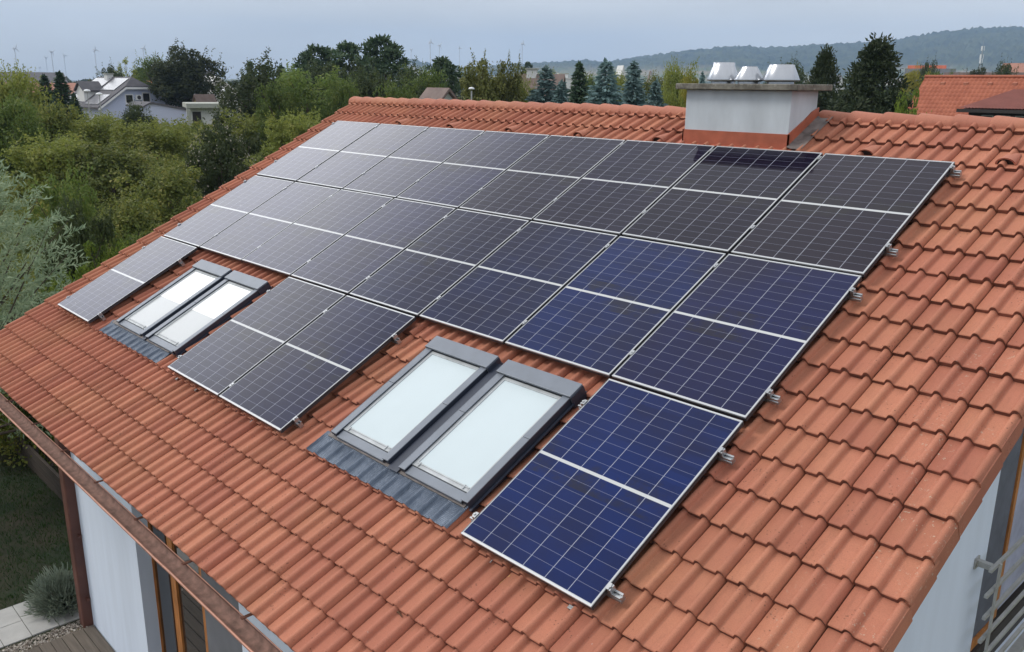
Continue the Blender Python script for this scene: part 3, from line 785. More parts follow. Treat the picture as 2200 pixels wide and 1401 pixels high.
# rails
def rail(u0, u1, v, label, panels, hooks):
    t = empty('mounting_rail', rp(u0, v, -.036), ROT); tag(t, label, 'mounting rail', 'rails under the solar panels')
    L = u1 - u0
    poly = [(-.020, 0), (-.007, 0), (-.007, -.010), (.007, -.010), (.007, 0), (.020, 0), (.020, -.014), (.013, -.020), (.020, -.026), (.020, -.046), (-.020, -.046), (-.020, -.026), (-.013, -.020), (-.020, -.014)]
    MB().prism(poly, 0, L, 0).build('rail_profile', M['alu'], t)
    a, b_ = panels
    for e in (0, 1):
        x_ = (a * PP + .009 - u0 - .026) if e == 0 else (b_ * PP - .009 - u0 + .002)
        mb = MB(); mb.box(x_, x_ + .024, -.022, .022, .001, .038); mb.box(x_ + (.012 if e == 0 else -.010), x_ + (.034 if e == 0 else .012), -.022, .022, .0385, .043)
        mb.lathe([(.009, .043), (.009, .049), (.0, .049)], x_ + .012, 0, 8, False)
        mb.build('end_clamp', M['alu'], t)
    for k in range(a + 1, b_):
        x_ = k * PP - u0
        mb = MB(); mb.box(x_ - .007, x_ + .007, -.028, .028, .0, .037); mb.box(x_ - .015, x_ + .015, -.022, .022, .0375, .0405); mb.lathe([(.006, .0405), (.006, .045), (0, .045)], x_, 0, 8, False)
        mb.build('mid_clamp', M['alu'], t)
    for hu in hooks:
        x_ = hu - u0
        mb = MB(); mb.box(x_ - .018, x_ + .018, -.034, -.021, -.075, -.01); mb.box(x_ - .018, x_ + .018, -.175, -.021, -.086, -.078); mb.box(x_ - .018, x_ + .018, -.185, -.172, -.098, -.078)
        mb.build('roof_hook', M['alu'], t)
for v, lab in ((.105, 'upper rail under the top row of panels, ending beside the vent tile'), (1.245, 'lower rail under the top row of panels, its end out at the right'),
               (1.815, 'upper rail under the middle row of panels, its end out at the right'), (2.965, 'lower rail under the middle row of panels, just above the lowest blue panel')):
    rail(.02, 9.265, v, 'long aluminium ' + lab, (0, 8), np.arange(.9, 9, 1.2))
for v, w_ in ((3.545, 'upper'), (4.70, 'lower')):
    rail(.06, 1.195, v, f'short aluminium {w_} rail under the lone panel left of the far skylights', (0, 1), (.24, .99))
    rail(3.42, 5.79, v, f'aluminium {w_} rail under the adjoining pair of panels in the bottom row', (3, 5), (3.56, 4.0, 5.15))
    rail(7.99, 9.275, v, f'aluminium {w_} rail under the nearest blue panel, both ends sticking out', (7, 8), (8.3, 9.0))
# small litter on the tiles
p = rp(8.48, 4.93, tile_h(8.48, 4.93) + .004)
mb = MB(); mb.tube([p + Vector((-.05, .0, .006)), p + Vector((.05, .008, .012))], .003, 5); mb.tube([p + Vector((-.012, -.05, -.016)), p + Vector((.012, .04, .03))], .003, 5)
tag(mb.build('straw', simple('dry_straw', (0.55, 0.38, 0.12), 0.8)), 'small yellow cross of dry straw on the tiles below the nearest panel', 'straw')
p = rp(8.03, 5.47, tile_h(8.03, 5.47) + .006)
mb = MB(); mb.tube([p + Vector((-.035, -.012, 0)), p + Vector((0, .008, .012)), p + Vector((.045, .0, .004))], [.003, .007, .003], 6)
tag(mb.build('dry_leaf', simple('dead_leaf', (0.10, 0.045, 0.02), 0.8)), 'curled brown dead leaf lying on the tiles near the eave', 'leaf')

# ------------------------------------------------------------------ garden by the front wall
def plank_mat(name, c):
    mt, n, l, b = new_mat(name)
    g_ = n.new('ShaderNodeNewGeometry')
    f = noise(n, l, 4, 6, 0.6, stretch=(0.5, 9, 9))
    col = mixc(n, l, ramp2(n, l, f, 0.3, 0.7), tuple(x * .7 for x in c), tuple(x * 1.2 for x in c))
    hs = n.new('ShaderNodeHueSaturation'); l.new(ramp2(n, l, g_.outputs['Random Per Island'], 0, 1, .8, 1.15), hs.inputs['Value']); l.new(col, hs.inputs['Color'])
    l.new(hs.outputs[0], b.inputs['Base Color']); b.inputs['Roughness'].default_value = .8
    return mt
mb = MB(); y = WY - .02; i = 0
while y > -8.5:
    mb.box(-.16, 9.0, y - .138, y, GZ + .01, GZ + .05); y -= .146
tag(mb.build('deck', plank_mat('deck_boards', (0.13, 0.105, 0.082)), None, None, 0.003), kind='structure')
mb = MB(); rnd = random.Random(2)
for ix in range(2):
    for iy in range(11):
        xb = -.52 - ix * .50; yb = -4.36 - iy * .36
        if ix == 0 and iy == 0: pass
        mb.box(xb - .494, xb, yb - .353, yb, GZ - .03, GZ + .022 + rnd.uniform(-.004, .004))
tag(mb.build('paving', simple('concrete_slabs', (0.40, 0.39, 0.37), .9, var=.14, scale=2.2, bstr=.3, bscale=40), None, None, 0.006), kind='structure')
rs = np.random.default_rng(11)
n_ = 5200
pp = np.stack([rs.uniform(-.47, -.17, n_), rs.uniform(-8.4, -4.3, n_), GZ + rs.uniform(.004, .02, n_)], 1)
def tetra(pp, s, rs):
    N = len(pp); base = rs.normal(size=(N, 4, 3)); base /= np.linalg.norm(base, axis=2, keepdims=True)
    V = pp[:, None, :] + base * s[:, None, None] * np.array([1, 1, .6])
    idx = [(0, 1, 2, 2), (0, 1, 3, 3), (0, 2, 3, 3), (1, 2, 3, 3)]
    return V
Vt = tetra(pp, rs.uniform(.012, .028, n_), rs)
mb = MB()
for q in Vt:
    b0 = len(mb.v); mb.v += [tuple(x_) for x_ in q]; mb.f += [(b0, b0 + 1, b0 + 2), (b0, b0 + 3, b0 + 1), (b0, b0 + 2, b0 + 3), (b0 + 1, b0 + 3, b0 + 2)]; mb.sm += [False] * 4
def gravel_mat():
    mt, n, l, b = new_mat('pale_gravel'); g_ = n.new('ShaderNodeNewGeometry')
    cr = n.new('ShaderNodeValToRGB'); cr.color_ramp.elements[0].color = (.16, .12, .09, 1); cr.color_ramp.elements[1].color = (.55, .50, .44, 1)
    l.new(g_.outputs['Random Per Island'], cr.inputs[0]); l.new(cr.outputs[0], b.inputs['Base Color']); b.inputs['Roughness'].default_value = .9
    return mt
tag(mb.build('gravel', gravel_mat()), 'pale pebble strip between the paving slabs and the deck', 'gravel', kind='stuff')
n_ = 60000
gx_ = rs.uniform(-10, -.3, n_); gy_ = rs.uniform(-7.5, 1.0, n_); k_ = (gx_ < -1.54) | ((gx_ < -.3) & (gy_ > -4.3))
gx_, gy_ = gx_[k_], gy_[k_]; n_ = len(gx_)
hh = rs.uniform(.025, .07, n_); an = rs.uniform(0, 6.28, n_); wd = .006
bx = np.stack([np.cos(an) * wd, np.sin(an) * wd, 0 * an], 1); ln = rs.normal(size=(n_, 3)) * .02; ln[:, 2] = hh
b_ = np.stack([gx_, gy_, np.full(n_, GZ)], 1)
V = np.stack([b_ - bx, b_ + bx, b_ + ln + bx * .2, b_ + ln - bx * .2], 1)
tag(quads('grass', V, leaf_mat('lawn_blades', (.012, .036, .005), (.024, .064, .010), (.06, .075, .018), .25, 1.2)), 'thin dark lawn beside the house corner', 'grass', kind='stuff')  # blade colours darkened to stand in for tree shade
def shaded_soil_mat():  # dark soil colours paint in the shade of the nearby trees
    mt, n, l, b = new_mat('shaded_lawn_soil')
    f = noise(n, l, 1.1, 6, .7)
    l.new(mixc(n, l, ramp2(n, l, f, .38, .62), (.012, .024, .006), (.040, .034, .018)), b.inputs['Base Color']); b.inputs['Roughness'].default_value = 1
    return mt
tag(MB().face([(-11, -9, GZ + .004), (-.30, -9, GZ + .004), (-.30, 1.5, GZ + .004), (-11, 1.5, GZ + .004)]).build('lawn', shaded_soil_mat()), kind='structure')
mb = MB()
for i in range(3): mb.box(-10, -3.6, -3.42, -3.36, GZ + i * .16, GZ + .15 + i * .16)
for x_ in (-8.5, -6.5, -4.5): mb.box(x_, x_ + .08, -3.359, -3.28, GZ, GZ + .5)
tag(mb.build('plank_border', plank_mat('dark_planks', (.06, .045, .035))), 'low dark plank border at the back of the lawn under the silver tree', 'garden border')
t = empty('lavender_bush', (-1.02, -4.52, GZ)); tag(t, 'rounded grey green lavender bush at the corner of the paving', 'bush')
rs = np.random.default_rng(21); N = 5200
d = rs.normal(size=(N, 3)); d[:, 2] = np.abs(d[:, 2]) + .15; d /= np.linalg.norm(d, axis=1, keepdims=True)
r_ = rs.uniform(.25, 1.0, N)[:, None]; base = d * r_ * np.array([.44, .42, .52]) * (1 + .15 * np.sin(d[:, :1] * 9))
dirv = d + rs.normal(size=(N, 3)) * .35; dirv[:, 2] += .3; dirv /= np.linalg.norm(dirv, axis=1, keepdims=True)
sd = np.cross(dirv, rs.normal(size=(N, 3))); sd /= np.linalg.norm(sd, axis=1, keepdims=True); ll = rs.uniform(.06, .14, N)[:, None]
quads('foliage', np.stack([base - sd * .008, base + sd * .008, base + dirv * ll + sd * .004, base + dirv * ll - sd * .004], 1), M['lf_lav'], t)
mb = MB()
for i in range(9):
    a = i * .7; mb.tube([(0, 0, 0), (.3 * math.cos(a), .28 * math.sin(a), .4)], [.012, .004], 5)
mb.build('stems', M['bark'], t)

# ------------------------------------------------------------------ vegetation builders
def cards(pos, nrm, size, rs, aspect=0.7, jitter=0.6):
    N = len(pos)
    nn = nrm + rs.normal(size=(N, 3)) * jitter; nn /= np.linalg.norm(nn, axis=1, keepdims=True) + 1e-9
    t1 = np.cross(nn, rs.normal(size=(N, 3))); t1 /= np.linalg.norm(t1, axis=1, keepdims=True) + 1e-9
    t2 = np.cross(nn, t1)
    s = (size * rs.uniform(.6, 1.3, N))[:, None]
    a, b2 = t1 * s * .5, t2 * s * .5 * aspect
    return np.stack([pos - a, pos + b2 - a * .1, pos + a, pos - b2 - a * .1], 1)
def clumps(centers, radii, n, leaf, rs, flat=.8, jitter=.6):
    out = []
    for c, r in zip(centers, radii):
        d = rs.normal(size=(n, 3)); d /= np.linalg.norm(d, axis=1, keepdims=True)
        rr = r * rs.uniform(.45, 1.08, n) ** .6
        p = c + d * rr[:, None] * np.array([1, 1, flat])
        nr = d.copy(); nr[:, 2] += .35
        out.append(cards(p, nr, leaf, rs, .65, jitter))
    return np.concatenate(out)
def shoots(c, rad, n, leaf, R, rs):              # thin leafy sprigs standing out of the crown
    out = []; ctr = c.mean(0)
    for i in rs.integers(0, len(c), n):
        d = (c[i] - ctr) / (np.linalg.norm(c[i] - ctr) + 1e-6) * .8 + np.array([0, 0, .75]) + rs.normal(size=3) * .3; d /= np.linalg.norm(d)
        L = R * rs.uniform(.14, .38); m_ = 11
        p = c[i] + d * rad[i] * .6 + d * (np.linspace(.1, 1, m_) * L)[:, None] + rs.normal(size=(m_, 3)) * leaf * .22
        out.append(cards(p, np.tile(d, (m_, 1)), leaf * .8, rs, .5, 1.0))
    return np.concatenate(out)
def limbs(mb, base_r, H, centers, rs, k=9, z0=.25):
    mb.tube([(0, 0, -.1), (rs.normal() * .02 * H, rs.normal() * .02 * H, H * .35), (rs.normal() * .04 * H, rs.normal() * .04 * H, H * .75)], [base_r, base_r * .7, base_r * .25], 8)
    for i in rs.choice(len(centers), min(k, len(centers)), replace=False):
        c = centers[i]; z = min(H * .6, max(H * z0, c[2] * .55))
        mb.tube([(0, 0, z), tuple(np.array([c[0] * .5, c[1] * .5, (z + c[2]) * .5])), tuple(c)], [base_r * .45, base_r * .28, base_r * .08], 5)
def broad(seed, R=3.0, H=7.0, z0=.15, nc=120, nl=120, leaf=.23, spike=0.0, shape=1.0):
    rs = np.random.default_rng(seed)
    d = rs.normal(size=(nc, 3)); d /= np.linalg.norm(d, axis=1, keepdims=True)
    rr = rs.uniform(.35, 1.0, nc) ** .5
    lob = 1 + .24 * np.sin(3 * np.arctan2(d[:, 1], d[:, 0]) + seed) + .12 * np.sin(5 * d[:, 2] * 2 + seed)
    zc = H * (1 + z0) / 2; zr_ = H * (1 - z0) / 2
    c = np.stack([d[:, 0] * R * .82 * rr * lob, d[:, 1] * R * .82 * rr * lob, zc + d[:, 2] * zr_ * .86 * rr * lob], 1)
    if spike:
        top_ = c[:, 2] > zc; c[top_, 2] += rs.uniform(0, spike, top_.sum()) * (1 - np.hypot(c[top_, 0], c[top_, 1]) / R)
    rad = R * rs.uniform(.15, .31, nc)
    V = np.concatenate([clumps(c, rad, nl, leaf, rs, .85), shoots(c, rad, 170, leaf, R, rs)])
    mb = MB(); limbs(mb, .05 * R + .06, H, c, rs)
    return V, mb
def spruce(seed, R=2.4, H=9.0, leaf=.46, droop=.22, z0=.03, open_=1.0, power=.85):
    rs = np.random.default_rng(seed); P_, D_ = [], []
    z = H * z0
    while z < H * .985:
        f = (1 - (z / H)) ** power; r = R * f * rs.uniform(.82, 1.1) + .05
        nb = max(5, int(7 + 10 * f)); a0 = rs.uniform(0, 6.28)
        for b_ in range(nb):
            a = a0 + 6.283 * b_ / nb + rs.normal() * .15; rb = r * rs.uniform(.72, 1.12)
            n = max(5, int(rb * 15))
            t = rs.uniform(.12, 1, n) ** .75
            dirh = np.array([math.cos(a), math.sin(a), 0]); side = np.array([-math.sin(a), math.cos(a), 0])
            sp = (1 - t) * .26 * rb + .09
            p = dirh * (t * rb)[:, None] + side * (rs.normal(size=n) * sp)[:, None]
            p[:, 2] = z + (-droop * t + .22 * droop * t * t * 2) * rb + rs.normal(size=n) * .05
            P_.append(p); D_.append(np.tile(dirh + np.array([0, 0, -.15]), (n, 1)))
        z += H * .024 * open_ * rs.uniform(.8, 1.2)
    tip = np.stack([np.zeros(14), np.zeros(14), np.linspace(H * .93, H, 14)], 1); P_.append(tip + rs.normal(size=tip.shape) * .03); D_.append(np.tile([0, 0, 1.0], (14, 1)))
    P_ = np.concatenate(P_); D_ = np.concatenate(D_) + rs.normal(size=P_.shape) * .4
    D_ /= np.linalg.norm(D_, axis=1, keepdims=True)
    up = np.cross(D_, rs.normal(size=P_.shape)); up /= np.linalg.norm(up, axis=1, keepdims=True)
    L = (leaf * rs.uniform(.6, 1.25, len(P_)))[:, None]
    V = np.stack([P_ - D_ * L * .5, P_ + up * L * .17, P_ + D_ * L * .5, P_ - up * L * .17], 1)
    mb = MB(); mb.tube([(0, 0, -.1), (0, 0, H * .5), (0, 0, H * .97)], [.03 * H * .6, .012 * H, .01], 7)
    return V, mb
def pine(seed, R=2.6, H=8.5, nc=120, leaf=.38, z0=.04, cone=False):
    rs = np.random.default_rng(seed)
    zz = rs.uniform(z0, 1, nc); a = rs.uniform(0, 6.28, nc)
    prof_ = np.interp(zz, [0, .3, .5, .75, .92, 1.0], [.7, .95, 1.0, .78, .45, .12])
    if cone: prof_ = np.interp(zz, [0, .2, .45, .7, .88, 1.0], [1.0, .97, .78, .52, .27, .03])
    rr = R * prof_ * rs.uniform(.45, 1.12, nc)
    c = np.stack([rr * np.cos(a), rr * np.sin(a), zz * H * .96], 1)
    out = []
    for i in range(nc):
        n = 62; d = rs.normal(size=(n, 3)); d[:, 2] += .55; d /= np.linalg.norm(d, axis=1, keepdims=True)
        r = R * rs.uniform(.17, .29)
        p = c[i] + d * (r * rs.uniform(.3, 1, n))[:, None] * np.array([1.15, 1.15, .75])
        dd = d + rs.normal(size=(n, 3)) * .3; dd /= np.linalg.norm(dd, axis=1, keepdims=True)
        up = np.cross(dd, rs.normal(size=(n, 3))); up /= np.linalg.norm(up, axis=1, keepdims=True)
        L = (leaf * rs.uniform(.7, 1.3, n))[:, None]
        out.append(np.stack([p - dd * L * .5, p + up * L * .2, p + dd * L * .5, p - up * L * .2], 1))
    mb = MB(); limbs(mb, .045 * R + .08, H, c, rs, 16, .2)
    return np.concatenate(out), mb
def mesh_of(V, mat):
    o = quads('crown', V, mat); return o
LIB = {}
def lib(key, fn, mat):
    if key not in LIB:
        V, mb = fn()
        me = bpy.data.meshes.new('crown_' + key)
        o = quads('crown', V, M[mat]); me = o.data; bpy.data.objects.remove(o)
        t_ = mb.build('trunk', M['bark']); tme = t_.data; bpy.data.objects.remove(t_)
        LIB[key] = (me, tme, V.reshape(-1, 3))
    return LIB[key]
VEG = {
 'round_green': lambda: lib('round_green', lambda: broad(1), 'lf_green'),
 'round_olive': lambda: lib('round_olive', lambda: broad(2, z0=.05), 'lf_olive'),
 'round_dark': lambda: lib('round_dark', lambda: broad(3, z0=.1, nc=90), 'lf_dark'),
 'round_bronze': lambda: lib('round_bronze', lambda: broad(4, R=3.4, z0=.18, nc=110, nl=140, leaf=.25), 'lf_bronze'),
 'round_lime': lambda: lib('round_lime', lambda: broad(5, z0=.0), 'lf_lime'),
 'round_yellow': lambda: lib('round_yellow', lambda: broad(6, z0=.0), 'lf_yellow'),
 'birch': lambda: lib('birch', lambda: broad(7, R=2.2, H=9, nc=46, nl=80, leaf=.22, spike=1.5), 'lf_olive'),
 'hedge': lambda: lib('hedge', lambda: broad(8, z0=-.1, nc=80), 'lf_hedge'),
 'spiky': lambda: lib('spiky', lambda: broad(9, R=2.6, H=7.5, z0=-.05, nc=95, spike=1.8), 'lf_thuja'),
 'spiky_dark': lambda: lib('spiky_dark', lambda: broad(10, R=2.8, H=7.5, z0=-.05, nc=95, spike=1.6), 'lf_dark'),
 'spruce': lambda: lib('spruce', lambda: spruce(11), 'lf_spruce'),
 'spruce_open': lambda: lib('spruce_open', lambda: spruce(12, R=3.6, H=9.5, leaf=.55, open_=1.0, droop=.02, power=.7), 'lf_spruce'),
 'cedar': lambda: lib('cedar', lambda: pine(17, R=3.3, H=9.5, nc=330, leaf=.27, z0=.0, cone=True), 'lf_cedar'),
 'blue': lambda: lib('blue', lambda: spruce(13, leaf=.46, power=.72), 'lf_blue'),
 'blue2': lambda: lib('blue2', lambda: spruce(14, R=2.0, leaf=.44, power=.72), 'lf_blue'),
 'pine': lambda: lib('pine', lambda: pine(15), 'lf_pine'),
 'pine2': lambda: lib('pine2', lambda: pine(16, R=2.4, H=9, nc=105), 'lf_pine'),
}
def plant(kind, name, px, top, wpx, D, label, group=None, cat='tree', yaw=0.0, z=GZ, trunk=True):
    me, tme, V = VEG[kind]()
    g_ = at(px, 300, D); tp = at(px, top, D)
    H = tp[2] - z; Hm = V[:, 2].max() if kind in ('spruce', 'spruce_open', 'blue', 'blue2', 'pine', 'pine2') else np.percentile(V[:, 2], 99.5); Rm_ = np.percentile(np.hypot(V[:, 0], V[:, 1]), 97)
    Wd = wpx * D / FOC / 2 * (1.75 if 'blue' in kind or name == 'spruce_tree' and kind == 'spruce' else 1.55 if 'spruce' in kind else 1.55 if 'pine' in kind else 1.12)
    t = empty(name, (g_[0], g_[1], z), (0, 0, yaw)); t.scale = (Wd / Rm_, Wd / Rm_, H / Hm)
    tag(t, label, cat, group)
    o = bpy.data.objects.new('crown', me); COL.objects.link(o); o.parent = t
    if trunk: o2 = bpy.data.objects.new('trunk', tme); COL.objects.link(o2); o2.parent = t
    return t
TR = [
 ('round_olive', 'broadleaf_tree', 48, 146, 100, 78, 'tall olive green tree at the left edge, thin shoots on top'),
 ('round_dark', 'broadleaf_tree', 2, 148, 40, 150, 'dark tree cut by the left edge of the view'),
 ('spruce', 'spruce_tree', 145, 149, 52, 108, 'dark slim spruce left of the pale red roof'),
 ('spruce', 'spruce_tree', 112, 157, 46, 112, 'shorter dark spruce just left of the slim spruce'),
 ('spruce', 'spruce_tree', 170, 196, 34, 106, 'low dark spruce in front of the pale red roof'),
 ('round_dark', 'broadleaf_tree', 250, 143, 56, 175, 'dark green tree behind the ridge of the white house, left of the birch'),
 ('birch', 'birch_tree', 287, 128, 56, 180, 'thin yellowish birch behind the chimney of the white house'),
 ('pine2', 'pine_tree', 315, 142, 34, 182, 'small dark pine right of the birch'),
 ('round_green', 'broadleaf_tree', 352, 121, 70, 172, 'mid green tree left behind the big round dark tree'),
 ('round_bronze', 'chestnut_tree', 408, 103, 132, 152, 'big round dark bronze tree right of the white house'),
 ('spiky_dark', 'conifer_tree', 566, 126, 150, 92, 'wide dark green conifer with pointed tops right of the garage'),
 ('pine2', 'pine_tree', 548, 127, 26, 120, 'small dark pine tuft showing above the wide conifer'),
 ('spruce', 'spruce_tree', 613, 136, 56, 100, 'narrow green spruce between the wide conifer and the pines'),
 ('round_green', 'broadleaf_tree', 668, 150, 190, 80, 'broad bright green tree in front of the tall pines'),
 ('pine', 'pine_tree', 690, 92, 88, 122, 'leftmost of the three tall dark pines behind the roof'),
 ('pine2', 'pine_tree', 756, 85, 84, 120, 'middle one of the three tall dark pines behind the roof'),
 ('pine', 'pine_tree', 826, 71, 100, 112, 'tallest dark pine, rightmost of the three'),
 ('round_dark', 'broadleaf_tree', 800, 150, 120, 84, 'grey green tree at the foot of the tallest pine'),
 ('round_green', 'broadleaf_tree', 745, 168, 90, 74, 'green shrubby tree just above the left end of the ridge'),
 ('spiky_dark', 'conifer_tree', 880, 143, 110, 88, 'dark green tree right of the tallest pine'),
 ('pine', 'pine_tree', 955, 117, 84, 100, 'single pine with a tufted tip left of the street lamp'),
 ('spiky', 'cypress_tree', 1028, 130, 100, 72, 'yellow green cypress with rounded top behind the street lamp'),
 ('spiky', 'cypress_tree', 1086, 131, 78, 74, 'yellow green cypress with a pointed tip right of its rounded twin'),
 ('pine2', 'pine_tree', 1133, 130, 24, 270, 'tiny far pine above the brown roof'),
 ('blue', 'blue_spruce', 1172, 136, 84, 72, 'leftmost blue spruce, beside the brown roof'),
 ('blue2', 'blue_spruce', 1204, 168, 62, 66, 'low wide blue spruce in front of the leftmost one'),
 ('spruce', 'spruce_tree', 1241, 128, 66, 78, 'green spruce between the blue spruces'),
 ('blue', 'blue_spruce', 1296, 122, 88, 70, 'tallest blue spruce in the middle of the row'),
 ('blue2', 'blue_spruce', 1356, 127, 70, 72, 'slender blue spruce right of the tallest one'),
 ('blue', 'blue_spruce', 1404, 166, 62, 64, 'short blue spruce left of the chimney'),
 ('round_dark', 'broadleaf_tree', 590, 140, 120, 95, 'dark green broadleaf tree merging with the wide conifer on its right'),
 ('round_dark', 'broadleaf_tree', 705, 136, 120, 116, 'dark broadleaf tree filling in below the leftmost tall pine'),
 ('round_dark', 'broadleaf_tree', 780, 126, 110, 117, 'dark broadleaf tree filling in between the middle and the tallest pine'),
 ('round_green', 'broadleaf_tree', 912, 146, 90, 92, 'green tree filling the gap left of the single pine'),
 ('round_olive', 'broadleaf_tree', 1120, 168, 60, 82, 'olive tree right behind the cypress with the pointed tip'),
 ('round_olive', 'broadleaf_tree', 1165, 150, 70, 190, 'olive tree behind the leftmost blue spruce'),
 ('round_green', 'broadleaf_tree', 1268, 158, 60, 130, 'green tree behind the gap left of the tallest blue spruce'),
 ('round_olive', 'broadleaf_tree', 1325, 155, 60, 150, 'olive tree below the far white house'),
 ('hedge', 'broadleaf_tree', 1395, 158, 70, 140, 'brownish tree in front of the far white gable'),
 ('round_green', 'broadleaf_tree', 860, 175, 110, 70, 'dark green bushy tree just above the ridge below the tallest pine'),
 ('round_green', 'broadleaf_tree', 610, 175, 90, 74, 'green bushy tree right of the wide conifer'),
 ('round_olive', 'broadleaf_tree', 1345, 170, 70, 88, 'olive tree between the blue spruces'),
 ('round_olive', 'broadleaf_tree', 1448, 133, 70, 104, 'olive tree showing left of the chimney cap'),
 ('round_yellow', 'broadleaf_tree', 1474, 160, 44, 90, 'yellowing tree at the left end of the chimney cap'),
 ('blue2', 'blue_spruce', 1500, 150, 26, 96, 'bluish spruce tip beside the left chimney cowl'),
 ('round_olive', 'broadleaf_tree', 1432, 190, 60, 70, 'dull olive bush low beside the chimney wall'),
 ('round_dark', 'broadleaf_tree', 1680, 133, 90, 170, 'dark round tree behind the right chimney cowl'),
 ('cedar', 'spruce_tree', 1757, 112, 112, 62, 'dark open spruce just right of the chimney'),
 ('cedar', 'spruce_tree', 1866, 92, 205, 54, 'largest dark spruce, with spreading boughs, right of the chimney'),
 ('round_yellow', 'broadleaf_tree', 1950, 150, 56, 140, 'round yellow autumn tree right of the largest spruce'),
 ('round_lime', 'broadleaf_tree', 1940, 204, 62, 52, 'lime green bush against the red tiled roof'),
 ('round_dark', 'broadleaf_tree', 1975, 133, 46, 230, 'dark round tree above the yellow autumn tree'),
 ('round_bronze', 'broadleaf_tree', 2082, 148, 60, 190, 'purplish tree above the ridge of the red roofed house'),
 ('round_dark', 'broadleaf_tree', 2138, 136, 52, 185, 'dark tree below the radio mast'),
 ('round_green', 'broadleaf_tree', 2000, 155, 80, 150, 'green tree left of the ridge of the red roofed house'),
 ('round_green', 'broadleaf_tree', 1900, 190, 90, 90, 'green tree low behind the largest spruce'),
]
for i, q in enumerate(TR):
    plant(*q, group=None, yaw=i * 1.37)
# bushes one can tell apart in the thicket left of the roof
BU = [
 ('round_green', 30, 205, 130, 62, 'bright green bush at the left edge below the tall olive tree'),
 ('hedge', 112, 214, 120, 66, 'rounded olive bush below the slim spruce'),
 ('round_dark', 300, 224, 62, 96, 'dark bush in front of the white house gable'),
 ('round_olive', 215, 243, 120, 78, 'olive bush in front of the white house car port'),
 ('round_olive', 330, 258, 150, 68, 'wide yellowish bush below the white house'),
 ('round_olive', 560, 236, 130, 76, 'pale olive bush below the wide conifer'),
 ('round_dark', 470, 270, 150, 46, 'dark bush with cream seed heads against the roof edge'),
 ('round_olive', 640, 240, 120, 66, 'olive bush at the upper end of the roof edge'),
 ('hedge', 230, 300, 190, 50, 'wide olive brown bush in the middle of the thicket'),
 ('round_olive', 120, 290, 160, 52, 'yellow olive bush above the silver tree'),
 ('hedge', 350, 350, 170, 40, 'mottled bush with yellow tips right of the thicket centre'),
 ('round_green', 130, 372, 120, 27, 'green shrub behind the tip of the silver tree'),
 ('round_dark', 130, 430, 130, 25, 'dark shrub beside the silver tree'),
 ('hedge', 250, 420, 160, 33, 'ochre leaved bush in the hollow left of the roof'),
 ('round_lime', 190, 530, 120, 24, 'bright lime green bush beside the lone panel'),
 ('round_green', 250, 500, 90, 27, 'small green bush close to the roof edge above the lone panel'),
 ('round_dark', 60, 640, 170, 20, 'dark leafy shrub below the left roof edge'),
 ('round_green', 10, 705, 130, 19, 'green shrub low at the left edge under the silver tree'),
 ('round_lime', 110, 590, 110, 21.5, 'lime green shrub next to the dark one at the roof edge'),
]
for i, (k, px, top, w, D, lab) in enumerate(BU):
    plant(k, 'bush', px, top, w, D, lab, None, 'bush', i * 2.1)
# cream seed heads of the dark bush
c_ = at(470, 300, 46)
tb = [o for o in bpy.data.objects if o.get('label') == 'dark bush with cream seed heads against the roof edge'][0]
rs = np.random.default_rng(31); N = 420
d = rs.normal(size=(N, 3)); d[:, 2] = np.abs(d[:, 2]) * .9; d /= np.linalg.norm(d, axis=1, keepdims=True)
V = cards(d * np.array([2.75, 2.75, 4.4]) * rs.uniform(.92, 1.04, N)[:, None] + np.array([0, 0, 2.6]), d, .13, rs, .8)
quads('seed_heads', V, M['seed_heads'], tb)

# the thicket itself: one tangled mass
def thicket():
    rs = np.random.default_rng(41); out = []
    cand = []
    for _ in range(7500):
        D = 20 * (125 / 20) ** rs.uniform(0, 1); px = rs.uniform(-420, 790)
        p = at(px, 300, D)
        if p[0] > -3.4: continue
        if p[0] > -6 and p[1] > 9: continue
        if any((p[0] - q[0]) ** 2 + (p[1] - q[1]) ** 2 < (.85 + D * .009) ** 2 for q in cand): continue
        cand.append((p[0], p[1], D))
    for x_, y_, D in cand:
        far = min(1, D / 100)
        h = rs.uniform(2.0, 3.6) * (.66 + .42 * far); R = rs.uniform(1.0, 1.7) * (.75 + .5 * far)
        nc = 16; dd = rs.normal(size=(nc, 3)); dd[:, 2] = np.abs(dd[:, 2]); dd /= np.linalg.norm(dd, axis=1, keepdims=True)
        c = np.array([x_, y_, GZ]) + dd * np.array([R, R, h * .85]) * rs.uniform(.45, 1, nc)[:, None]
        leaf = max(.085, .0031 * D)
        n = int(min(150, 60 * (0.26 / leaf) ** 1.2 * (R / 1.4)))
        ra_ = R * rs.uniform(.26, .5, nc)
        out.append(clumps(c, ra_, max(26, n), leaf, rs, .85)); out.append(shoots(c, ra_, 16, leaf, R * 1.3, rs))
    return np.concatenate(out), len(cand)
V, ncand = thicket()
print('thicket', ncand, len(V))
tag(quads('thicket', V, M['lf_hedge']), 'tangled mass of olive and green scrub filling the ground left of the roof', 'thicket', kind='stuff')

